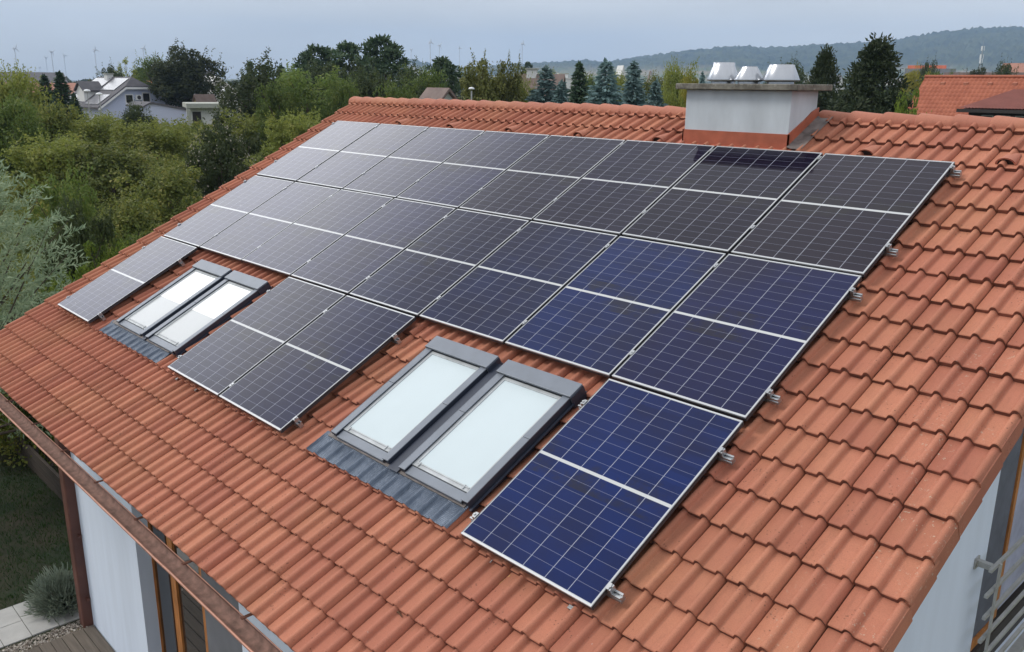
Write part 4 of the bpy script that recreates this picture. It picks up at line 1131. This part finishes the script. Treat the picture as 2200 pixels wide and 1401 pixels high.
# silver leaved tree by the garden
def silver():
    rs = np.random.default_rng(51); out = []; mb = MB()
    mb.tube([(0, 0, -.1), (.1, 0, 1.2), (.15, .05, 2.6)], [.14, .11, .06], 8)
    N = 880
    for i in range(N):
        z = rs.uniform(.6, 1.0) if i < 40 else rs.uniform(.02, .95)
        a = rs.uniform(0, 6.28); r = 2.15 * math.sqrt(max(0.02, 1 - (z - .30) ** 2 / .52)) * rs.uniform(.3, 1.0)
        b_ = np.array([r * math.cos(a), r * math.sin(a), (1.7 + z * 3.15) if i % 14 else .9 + z * 1.5])
        d = np.array([math.cos(a) * .7, math.sin(a) * .7, .75]) + rs.normal(size=3) * .3; d /= np.linalg.norm(d)
        L = rs.uniform(.5, 1.0); n = int(44 * L)
        t = np.linspace(.0, 1, n)
        p = b_ + d * (t * L)[:, None]; p[:, 2] -= .28 * (t ** 2) * L
        tang = d + np.stack([0 * t, 0 * t, -.5 * t], 1)
        ld = tang * .75 + rs.normal(size=(n, 3)) * .5; ld /= np.linalg.norm(ld, axis=1, keepdims=True)
        up = np.cross(ld, rs.normal(size=(n, 3))); up /= np.linalg.norm(up, axis=1, keepdims=True)
        ll = rs.uniform(.08, .15, n)[:, None]; w = ll * .115
        out.append(np.stack([p, p + ld * ll * .45 + up * w, p + ld * ll, p + ld * ll * .45 - up * w], 1))
        if i % 6 == 0: mb.tube([(.1, 0, 1.0), tuple(b_ * .6 + np.array([0, 0, .5])), tuple(p[-1])], [.04, .016, .003], 5)
    return np.concatenate(out), mb
V, mb = silver()
g_ = at(-142, 700, 18.0)
t = empty('silver_tree', (g_[0], g_[1], GZ)); tag(t, 'silver leaved willow like tree at the left edge beside the roof', 'tree')
t.scale = (1.05, 1.05, 1.22)
quads('crown', V, M['lf_silver'], t); mb.build('trunk', M['bark'], t)

# far belts of trees
rs = np.random.default_rng(61); out = []
for _ in range(1500):
    D = 190 * (1900 / 190) ** rs.uniform(0, 1) ** 0.9; px = rs.uniform(-300, 2700)
    if 150 < px < 520 and D < 240: continue
    if px > 1900 and D < 260: continue
    p = at(px, 300, D); h = rs.uniform(4.0, 8.5) + D * .0012; R = rs.uniform(2.2, 4.5) + D * .002
    nc = 9; dd = rs.normal(size=(nc, 3)); dd[:, 2] = np.abs(dd[:, 2]); dd /= np.linalg.norm(dd, axis=1, keepdims=True)
    c = np.array([p[0], p[1], GZ + h * .2]) + dd * np.array([R, R, h * .62]) * rs.uniform(.4, 1, nc)[:, None]
    out.append(clumps(c, R * rs.uniform(.3, .5, nc), 14, max(.7, .0042 * D), rs, .8))
tag(quads('distant_trees', np.concatenate(out), leaf_mat('distant_foliage', (.028, .040, .014), (.06, .075, .022), (.13, .12, .04), .25, .03)), 'far off belts of trees across the plain', 'woodland', kind='stuff')

# ------------------------------------------------------------------ neighbouring houses
def roof_mat(name, a, b_, scale=3.3):
    mt, n, l, b = new_mat(name)
    f = noise(n, l, 1.2, 5, .65)
    c = mixc(n, l, ramp2(n, l, f, .3, .7), a, b_)
    l.new(c, b.inputs['Base Color']); b.inputs['Roughness'].default_value = .85
    return mt
M['roof_red'] = roof_mat('red_roof_tiles', (.30, .085, .045), (.42, .135, .075))
M['roof_pale'] = roof_mat('pale_red_roof', (.36, .17, .12), (.45, .23, .17))
M['roof_bright'] = roof_mat('bright_red_roof', (.52, .12, .06), (.60, .16, .09))
M['roof_grey'] = roof_mat('slate_grey_roof', (.075, .072, .08), (.12, .115, .125))
M['roof_brown'] = roof_mat('brown_roof', (.13, .092, .08), (.20, .145, .125))
M['wall_blue'] = simple('pale_blue_render', (.52, .57, .72), .9, var=.05)
M['wall_white'] = simple('plain_white_render', (.74, .74, .72), .9, var=.05)
M['wall_beige'] = simple('beige_render', (.52, .42, .24), .9, var=.06)
M['wall_grey'] = simple('grey_green_render', (.38, .39, .34), .9, var=.08)
M['dark_'] = simple('dark_timber_b', (.045, .038, .035), .8)
M['trim'] = simple('white_trim', (.78, .78, .77), .6, var=.04)
M['pv_far'] = simple('pale_glare_panel', (.10, .105, .12), .12, 0, var=.08, scale=1)
M['white'] = simple('white_paint', (.78, .79, .80), .5, var=.04)

def frame_at(px, py, D, turn):
    d = ray(px, py); yaw = math.atan2(d[1], d[0]) - math.pi / 2 + turn
    p = at(px, py, D)
    return Vector((p[0], p[1], GZ)), yaw
def simple_house(name, label, px, D, turn, Wd, L, eave, ridge, wall, roof, hip=0.0, over=.5, gcat='house', windows=(), chimney=None, ox=0.0):
    loc, yaw = frame_at(px, 300, D, turn)
    t = empty(name, loc, (0, 0, yaw)); tag(t, label, gcat)
    h = Wd / 2
    mb = MB(); mb.box(-h, h, 0, L, 0, eave)
    s = (ridge - eave) / h
    zh = ridge - hip
    xh = (ridge - zh) / s
    for y0, y1 in ((0, .25), (L - .25, L)):
        mb.prism([(-h, eave), (h, eave), (xh, zh - .05), (-xh, zh - .05)] if hip else [(-h, eave), (h, eave), (0, ridge - .05)], y0, y1, 1)
    mb.build('wall', wall, t)
    rb = MB(); o = over; th = .22; ze = eave - s * o
    back = hip * 1.2
    yA, yB = -o, L + o
    for sgn in (-1, 1):
        top_ = [(0, yA + back, ridge), (0, yB - back, ridge)] if hip else [(0, yA, ridge), (0, yB, ridge)]
        pts = [(sgn * (h + o), yA, ze), (sgn * (h + o), yB, ze)]
        if hip: pts += [(sgn * xh, yB, zh), top_[1], top_[0], (sgn * xh, yA, zh)]
        else: pts += [top_[1], top_[0]]
        if sgn < 0: pts = pts[::-1]
        n = len(pts)
        rb.face([(x_, y_, z_ + th) for x_, y_, z_ in pts]); rb.face([(x_, y_, z_) for x_, y_, z_ in pts[::-1]])
        for i in range(n):
            a, b_ = pts[i], pts[(i + 1) % n]
            rb.face([a, b_, (b_[0], b_[1], b_[2] + th), (a[0], a[1], a[2] + th)])
    if hip:
        for yv, yt in ((yA, yA + back), (yB, yB - back)):
            rb.face([(-xh, yv, zh + th), (xh, yv, zh + th), (0, yt, ridge + th)]); rb.face([(-xh, yv, zh), (0, yt, ridge), (xh, yv, zh)])
            rb.face([(-xh, yv, zh), (xh, yv, zh), (xh, yv, zh + th), (-xh, yv, zh + th)])
    ro = rb.build('roof', roof, t)
    for x_, z_, w_, hh_, face in windows:
        m2 = MB(); m3 = MB()
        if face == 'f':
            m2.box(x_ - w_ / 2 - .15, x_ + w_ / 2 + .15, -.06, -.01, z_ - .15, z_ + hh_ + .15); m3.box(x_ - w_ / 2, x_ + w_ / 2, -.09, -.062, z_, z_ + hh_)
        else:
            m2.box(-h - .06, -h - .01, x_ - w_ / 2 - .15, x_ + w_ / 2 + .15, z_ - .15, z_ + hh_ + .15); m3.box(-h - .09, -h - .062, x_ - w_ / 2, x_ + w_ / 2, z_, z_ + hh_)
        w_o = m2.build('window', M['trim'], t); m3.build('pane', M['darkglass'], w_o)
    if chimney:
        x_, y_, w_, z1 = chimney
        c_o = MB().box(x_ - w_ / 2, x_ + w_ / 2, y_ - w_ / 2, y_ + w_ / 2, ridge - 1.2, z1).build('chimney', M['wall_white'], t)
        MB().box(x_ - w_ * .62, x_ + w_ * .62, y_ - w_ * .62, y_ + w_ * .62, z1 + .01, z1 + .18).build('chimney_cap', M['wall_grey'], c_o)
    return t
def hz(px, py, D): return at(px, py, D)[2] - GZ
# white house with solar panels
D1 = 150
wh = simple_house('gable_house', 'white and pale blue house with solar panels on its grey half hipped roof', 303, D1, math.radians(27), 11.5, 12.5, 3.9, hz(300, 170, D1) + .1, M['wall_blue'], M['roof_grey'], hip=1.35, over=.7,
                  windows=((-1.2, 4.25, 1.0, 1.1, 'f'), (1.5, 4.25, 1.0, 1.35, 'f')), chimney=(-.4, 7.5, 1.0, hz(275, 160, D1)))
rh = hz(300, 170, D1) + .1; sl = (rh - 3.9) / 5.75
def on_left(t, x0, x1, y0, y1, lift, mat, name):
    z = lambda x_: rh - sl * x_ + .22 + lift
    mb = MB(); pts = [(-x0, y0, z(x0)), (-x0, y1, z(x0)), (-x1, y1, z(x1)), (-x1, y0, z(x1))]
    mb.face(pts); mb.face([(p_[0], p_[1], p_[2] - .1) for p_ in pts[::-1]])
    for i in range(4):
        a, b_ = pts[i], pts[(i + 1) % 4]; mb.face([a, (a[0], a[1], a[2] - .1), (b_[0], b_[1], b_[2] - .1), b_])
    return mb.build(name, mat, t)
M['pv_glare'] = simple('bright_panel_glass', (.22, .22, .235), .25, 0, var=.06, scale=2)
for q in ((.5, 3.0, .9, 5.2), (.5, 2.6, 6.2, 11.6), (4.0, 6.0, .2, 4.4), (4.2, 6.0, 8.4, 12.6)):
    on_left(wh, *q, .14, M['pv_glare'], 'solar_array')
dm = MB(); dm.prism([(5.6, rh - sl * 5.3), (8.0, rh - sl * 5.3), (8.0, rh - sl * 3.0 + .2), (6.8, rh - sl * 2.6 + .9), (5.6, rh - sl * 3.0 + .2)], -5.4, -2.9, 0)
dmo = dm.build('dormer', M['wall_white'], wh)
MB().prism([(5.2, rh - sl * 3.2 + .2), (6.8, rh - sl * 2.6 + 1.05), (8.4, rh - sl * 3.2 + .2), (8.4, rh - sl * 3.2 + .4), (6.8, rh - sl * 2.6 + 1.3), (5.2, rh - sl * 3.2 + .4)], -5.7, -2.4, 0).build('dormer_roof', M['roof_grey'], dmo)
bb = MB()
for sgn in (-1, 1):
    x0, x1 = 1.9, 6.4; z0, z1 = rh - sl * x0 - .02, rh - sl * x1 - .02
    bb.prism([(sgn * x0, z0 - .28), (sgn * x1, z1 - .28), (sgn * x1, z1 + .02), (sgn * x0, z0 + .02)], -.80, -.72, 1)
bb.box(-1.9, 1.9, -.80, -.72, rh - sl * 1.9 - .30, rh - sl * 1.9)
bb.build('bargeboard', M['trim'], wh)
ac = MB(); ac.box(-.3, .6, -.45, -.10, 4.6, 5.4); aco = ac.build('air_conditioner', M['white'], wh, None, .04)
MB().tube([(.15, -.452, 5.0), (.15, -.47, 5.0)], .30, 14).build('fan_grille', M['dark'], aco)
# annex in front of it
lo, yw = frame_at(365, 300, 140, math.radians(27))
t = empty('annex', lo, (0, 0, yw)); tag(t, 'low pale annex with one sloping dark roof edge right of the white house', 'building')
a0 = hz(345, 222, 140); a1 = hz(395, 240, 140)
MB().prism([(-3.2, 0), (4.2, 0), (4.2, a1), (-2.4, a0), (-3.2, a0 - .4)], 0, 5, 1).build('wall', M['wall_blue'], t)
MB().prism([(4.5, a1 - .05), (4.5, a1 + .15), (-2.4, a0 + .25), (-3.6, a0 - .3), (-3.6, a0 - .5), (-2.4, a0 + .02)], -.3, 5.3, 1).build('roof', M['roof_grey'], t)
simple_house('gable_house', 'house with a broad pale red roof left behind the white house', 172, 190, math.radians(98), 12, 24, 3.0, hz(200, 181, 190), M['wall_white'], M['roof_pale'], over=.6)
simple_house('gable_house', 'house with a bright red roof behind the white house gable', 352, 185, math.radians(25), 9, 10, 4.0, hz(330, 176, 185), M['wall_white'], M['roof_bright'], over=.4)
simple_house('long_hall', 'long low hall with a dark grey roof on the left skyline', 150, 330, math.radians(97), 22, 26, 5.5, hz(195, 158, 330), M['wall_white'], M['roof_grey'], over=.5, gcat='hall')
simple_house('gable_house', 'white gabled house half hidden behind the round dark tree', 478, 200, math.radians(12), 7.5, 12, 5.0, hz(478, 166, 200), M['wall_white'], M['wall_white'], over=.7)
simple_house('gable_house', 'house with a dark grey roof on the skyline right of the round dark tree', 470, 330, math.radians(90), 10, 24, 5.5, hz(480, 153, 330), M['wall_white'], M['roof_grey'], over=.4)
simple_house('garden_hut', 'small beige hut with a grey roof below the round dark tree', 428, 135, math.radians(-50), 2.6, 3.0, 2.6, hz(428, 206, 135), M['wall_beige'], M['roof_brown'], over=.3, gcat='hut')
lo, yw = frame_at(460, 300, 118, math.radians(5))
t = empty('garage', lo, (0, 0, yw)); tag(t, 'flat roofed grey concrete garage below the round dark tree', 'garage')
g1 = hz(460, 222, 118)
MB().box(-2.6, 3.2, 0, 6, 0, g1 - .55).build('wall', M['wall_white'], t)
MB().box(-3.0, 3.6, -1.2, 6.3, g1 - .54, g1).build('roof_slab', M['wall_grey'], t); MB().box(-3.0, -2.6, -1.15, -.8, 0, g1 - .55).build('post', M['wall_grey'], t)
MB().box(-2.3, -1.3, -.03, -.005, 0, g1 - 1.0).build('door', M['dark'], t)
simple_house('gable_house', 'house with a brown roof low behind the ridge under the single pine', 962, 62, math.radians(25), 3.2, 3.0, 5.2, hz(962, 196, 62), M['wall_white'], M['roof_brown'], over=.4)
simple_house('gable_house', 'brown roofed house with a white chimney behind the cypresses', 1112, 105, math.radians(-100), 9, 5, 4.5, hz(1130, 163, 105), M['wall_white'], M['roof_brown'], over=.4, chimney=(0, 1.6, 1.1, hz(1138, 150, 105)))
simple_house('flat_building', 'low white building with roof boxes behind the blue spruces', 1205, 170, math.radians(10), 9, 10, hz(1200, 170, 170) - .4, hz(1200, 168, 170), M['wall_white'], M['wall_white'], over=.1, gcat='building', chimney=(.5, 2, 1.6, hz(1205, 159, 170)))
simple_house('gable_house', 'far white house between two blue spruces', 1333, 330, math.radians(30), 3.6, 4, 7.5, hz(1333, 142, 330), M['wall_white'], M['wall_white'], over=.2)
simple_house('gable_house', 'far white gable left of the chimney', 1392, 300, math.radians(5), 2.6, 6, 6.5, hz(1392, 154, 300), M['wall_white'], M['roof_brown'], over=.2)
simple_house('gable_house', 'far house with a bright red roof in the village below the hill', 2010, 330, math.radians(85), 8, 11, 4.5, hz(2020, 142, 330), M['wall_white'], M['roof_bright'], over=.3)
simple_house('long_hall', 'far pale grey shed beside the bright red village roof', 2032, 310, math.radians(88), 7, 14, 3.8, hz(2040, 149, 310), M['wall_white'], M['screen'], over=.2, gcat='shed')
simple_house('gable_house', 'far pinkish house at the right edge below the hill', 2200, 330, math.radians(80), 11, 9, 8.0, hz(2190, 137, 330), M['wall_white'], M['roof_pale'], over=.3)
simple_house('long_hall', 'low dark roofed shed at the right edge above the red roof', 2175, 210, math.radians(88), 6, 14, 3.4, hz(2180, 158, 210), M['wall_beige'], M['roof_brown'], over=.3, gcat='shed')
simple_house('gable_house', 'small white house glimpsed left of the largest spruce', 1794, 300, math.radians(20), 3.4, 5, 5.5, hz(1794, 163, 300), M['wall_white'], M['screen'], over=.2)
# the neighbour with the red roof: tiles modelled as ribs
D2 = 62
lo, yw = frame_at(2150, 250, D2, math.radians(-15))
t = empty('red_roof_house', lo, (0, 0, yw)); tag(t, 'neighbouring house with a red tiled roof and a dark dormer at the right edge', 'house')
zr2 = hz(2100, 166, D2)
pL, pR = at(2008, 166, D2), at(2400, 172, D2)
x0 = -(2150 - 2008) * D2 / FOC * 1.0; x1 = 9.0
slope = math.tan(math.radians(38)); run = 5.6
mb = MB(); nn = int((x1 - x0) / .05); rowsv = []
ncs = 19
for k in range(ncs):
    y_a, y_b = -(run * k / ncs), -(run * (k + 1) / ncs)
    za, zb = zr2 + slope * y_a - .012, zr2 + slope * y_b + .012
    shx = 0.0
    def row(y_, z_): return [(x0 + shx + i * .05, y_, z_ + .05 * (0.5 + .5 * math.cos(i * .05 / .25 * 6.283))) for i in range(nn)]
    mb.grid([row(y_a, za), row(y_b, zb), row(y_b, zb - .03)], True)
mb.face([(x0, 0, zr2 - .06), (x1, 0, zr2 - .06), (x1, run, zr2 - slope * run), (x0, run, zr2 - slope * run)])
ro = mb.build('roof', M['roof_red'], t)
MB().tube([(x0 - .05, 0, zr2 + .03), (x1, 0, zr2 + .03)], .11, 8).build('ridge_tiles', M['roof_red'], ro)
for i in range(4):
    vx = x0 + 1.25 + i * 1.35
    MB().prism([(-.62, zr2 - .62 * slope), (-.38, zr2 - .38 * slope + .02), (-.62, zr2 - .62 * slope + .16)], vx - .12, vx + .12, 0).build('vent_tile', M['ridge'], ro)
MB().prism([(-run + .4, 0), (run - .4, 0), (run - .4, zr2 - slope * (run - .4) - .15), (0, zr2 - .2), (-run + .4, zr2 - slope * (run - .4) - .15)], x0 + .35, x1 - .2, 0).build('wall', M['wall_white'], t)
# dormer, deeper roof in front on the right
dx0, dx1 = -0.35, 9.5
dzt = hz(2170, 193, D2 - 3.5); dzb = hz(2090, 237, D2 - 5.5)
dr = MB(); q = [(dx0 + 1.5, -2.6, dzt), (dx1, -2.6, dzt), (dx1, -5.6, dzb + .1), (dx0 - .4, -5.6, dzb + .1)]
for i in range(60):
    a, b_ = i / 60, (i + 1) / 60
    lerp = lambda P_, Q_, s_: tuple(P_[j] + (Q_[j] - P_[j]) * s_ for j in range(3))
    mid = (a + b_) / 2; up_ = lambda p_: (p_[0], p_[1], p_[2] + .05)
    dr.grid([[lerp(q[0], q[1], a), up_(lerp(q[0], q[1], mid)), lerp(q[0], q[1], b_)], [lerp(q[3], q[2], a), up_(lerp(q[3], q[2], mid)), lerp(q[3], q[2], b_)]], True)
dr.face([(x_, y_, z_ - .12) for x_, y_, z_ in q])
M['roof_dred'] = roof_mat('dark_red_roof', (.17, .055, .042), (.235, .08, .062))
dro = dr.build('dormer_roof', M['roof_dred'], t)
dw = MB(); dw.prism([(-5.3, dzb - 2.2), (-1.0, dzb - 2.2), (-1.0, dzb - .2), (-5.3, dzb - .05)], dx0 + .1, dx1, 0); dwo = dw.build('dormer_wall', M['dark'], t)
fb = MB(); fb.box(dx0 - .45, dx1, -5.68, -5.6, dzb - .12, dzb + .06); fb.build('fascia', M['dark'], dro)
for i in range(4):
    w_o = MB().box(dx0 + .8 + i * .85, dx0 + 1.4 + i * .85, -5.36, -5.31, dzb - .75, dzb - .25).build('window', M['wall_grey'], dwo)
    MB().box(dx0 + .85 + i * .85, dx0 + 1.35 + i * .85, -5.39, -5.365, dzb - .72, dzb - .3).build('pane', M['darkglass'], w_o)

# ------------------------------------------------------------------ lamps, mast, turbines, domes
def lamp(px, top, D, label):
    p = at(px, top, D); t = empty('street_lamp', (p[0], p[1], GZ)); tag(t, label, 'street lamp', 'street lamps beyond the scrub')
    H = p[2] - GZ; r = .018 * D / 10 * .32
    MB().tube([(0, 0, 0), (0, 0, H - .12)], [.07, .05], 8).build('pole', M['railing'], t)
    mb = MB(); s = .0035 * D
    mb.lathe([(.02, H + s * .55), (s * .7, H + s * .4), (s, H), (s * .9, H - s * .12), (.04, H - s * .2)], 0, 0, 16)
    mb.build('lamp_head', M['white'], t)
lamp(187, 196, 128, 'street lamp at the left corner of the white house')
lamp(213, 203, 122, 'street lamp in front of the white house car port')
lamp(483, 195, 112, 'street lamp in front of the flat garage')
lamp(1013, 191, 60, 'street lamp with a white mushroom head just behind the ridge')
def turbine(px, hub, D, label, rot, faint=1.0):
    p = at(px, hub, D); t = empty('wind_turbine', (p[0], p[1], GZ)); tag(t, label, 'wind turbine', 'wind turbines on the horizon')
    d = ray(px, hub); t.rotation_euler = (0, 0, math.atan2(d[1], d[0]) - math.pi / 2 + .5)
    H = p[2] - GZ
    MB().tube([(0, 0, 0), (0, 0, H)], [1.5, 0.9], 10).build('tower', M['turb'], t)
    MB().box(-2, 2, -5.5, 4, H - 1.6, H + 2.4).build('nacelle', M['turb'], t, None, .4)
    R = min(12, H * .14)
    for k in range(3):
        a = rot + k * 2.0944; c, s = math.cos(a), math.sin(a)
        mb = MB(); rows = []
        for f_, w_ in ((.02, .9), (.2, 1.6), (.6, 1.0), (1, .3)):
            cx_, cz_ = s * R * f_, H + c * R * f_
            rows.append([(cx_ + c * w_, -6.4, cz_ - s * w_), (cx_, -6.9, cz_), (cx_ - c * w_, -6.4, cz_ + s * w_), (cx_, -5.9, cz_)])
        mb.grid(rows, True, True); mb.build('blade', M['turb'], t)
M['turb'] = simple('turbine_paint', (.62, .64, .67), .6, var=.03)
for i, (px, hub, D, lab) in enumerate((
    (31, 104, 2600, 'wind turbine on the far left, large and with visible blades'), (110, 112, 2900, 'wind turbine above the gap left of the slim spruce'), (137, 120, 3700, 'faint wind turbine right above the slim spruce'),
    (203, 107, 2900, 'wind turbine above the long dark hall'), (307, 104, 2800, 'wind turbine above the small dark pine'), (315, 127, 4200, 'short faint wind turbine beside the big round dark tree'),
    (672, 95, 3200, 'wind turbine just left of the leftmost tall pine'), (924, 91, 2800, 'tall wind turbine left of the single pine'), (944, 98, 3100, 'wind turbine above the single pine'),
    (883, 107, 3900, 'faint wind turbine over the small blue hill'), (987, 104, 3700, 'faint wind turbine right of the single pine'), (1122, 94, 3000, 'wind turbine above the cypress with the pointed tip'),
    (85, 145, 4600, 'tiny wind turbine low on the left skyline'), (98, 124, 4200, 'faint wind turbine right above the tall olive tree'))):
    turbine(px, hub, D, lab, .3 + i * .55)
p = at(2113, 92, 620); t = empty('radio_mast', (p[0], p[1], GZ)); tag(t, 'slim radio mast with clustered white aerials below the wooded hill', 'radio mast'); H = p[2] - GZ
mb = MB()
for a in range(3):
    mb.tube([(.55 * math.cos(a * 2.09), .55 * math.sin(a * 2.09), 0), (.28 * math.cos(a * 2.09), .28 * math.sin(a * 2.09), H - 2)], [.10, .08], 6)
z = 1.0; k = 0
while z < H - 3:
    a = k * 2.09; r0 = .5; mb.tube([(r0 * math.cos(a), r0 * math.sin(a), z), (r0 * math.cos(a + 2.09), r0 * math.sin(a + 2.09), z + 1.1)], .05, 4); z += 1.1; k += 1
mb.tube([(0, 0, H - 3), (0, 0, H + 2.2)], [.08, .04], 6)
mb.build('lattice', M['railing'], t)
for z, rr in ((H - 3.2, .9), (H - 8.0, 1.0), (H - 10.5, .8)):
    for a in range(3):
        Mx = Matrix.Translation((0, 0, z)) @ Matrix.Rotation(a * 2.09 + .4, 4, 'Z') @ Matrix.Translation((rr, 0, 0))
        MB().box(-.15, .15, -.4, .4, -1.3, 1.3, Mx).build('aerial', M['white'], t, None, .04)
for px, py, r, lab in ((2142, 65, 9, 'leftmost white radar dome on the hill top'), (2161, 66, 7, 'small white radar dome in the middle on the hill top'), (2175, 60, 10, 'rightmost white radar dome on the hill top')):
    p = at(px, py, 4950); t = empty('radar_dome', (p[0], p[1], p[2] - r - 12)); tag(t, lab, 'radar dome', 'radar domes on the hill')
    mb = MB(); mb.lathe([(r * math.sin(a), 12 + r - r * math.cos(a) * 1.0) for a in [math.pi * (1 - k / 10) for k in range(11)]], 0, 0, 20); mb.build('dome', M['white'], t)
    MB().lathe([(r * .7, -8), (r * .7, 14)], 0, 0, 16).build('tower', M['wall_grey'], t)
for px, py, lab in ((2150, 55, 'left lattice tower between the radar domes'), (2171, 53, 'right lattice tower between the radar domes')):
    p = at(px, py, 4960); t = empty('hill_tower', (p[0], p[1], p[2] - 40)); tag(t, lab, 'tower', 'towers on the hill')
    MB().tube([(0, 0, 0), (0, 0, 40)], [3, 1.8], 8).build('mast', M['railing'], t); MB().box(-3.5, 3.5, -3.5, 3.5, 28, 33).build('platform', M['white'], t)

# ------------------------------------------------------------------ air
mb = MB().box(-6200, 6200, -6200, 6200, GZ - 1, 410)
hz_o = mb.build('haze', None)
mt = bpy.data.materials.new('haze'); mt.use_nodes = True
n, l = mt.node_tree.nodes, mt.node_tree.links
n.remove(n['Principled BSDF'])
pv = n.new('ShaderNodeVolumePrincipled')
pv.inputs['Color'].default_value = (.48, .68, .98, 1); pv.inputs['Density'].default_value = 1.6e-4; pv.inputs['Anisotropy'].default_value = 0.0
l.new(pv.outputs[0], n['Material Output'].inputs['Volume'])
hz_o.data.materials.append(mt)
tag(hz_o, 'pale bluish haze over the plain and the hills', 'haze', kind='stuff')
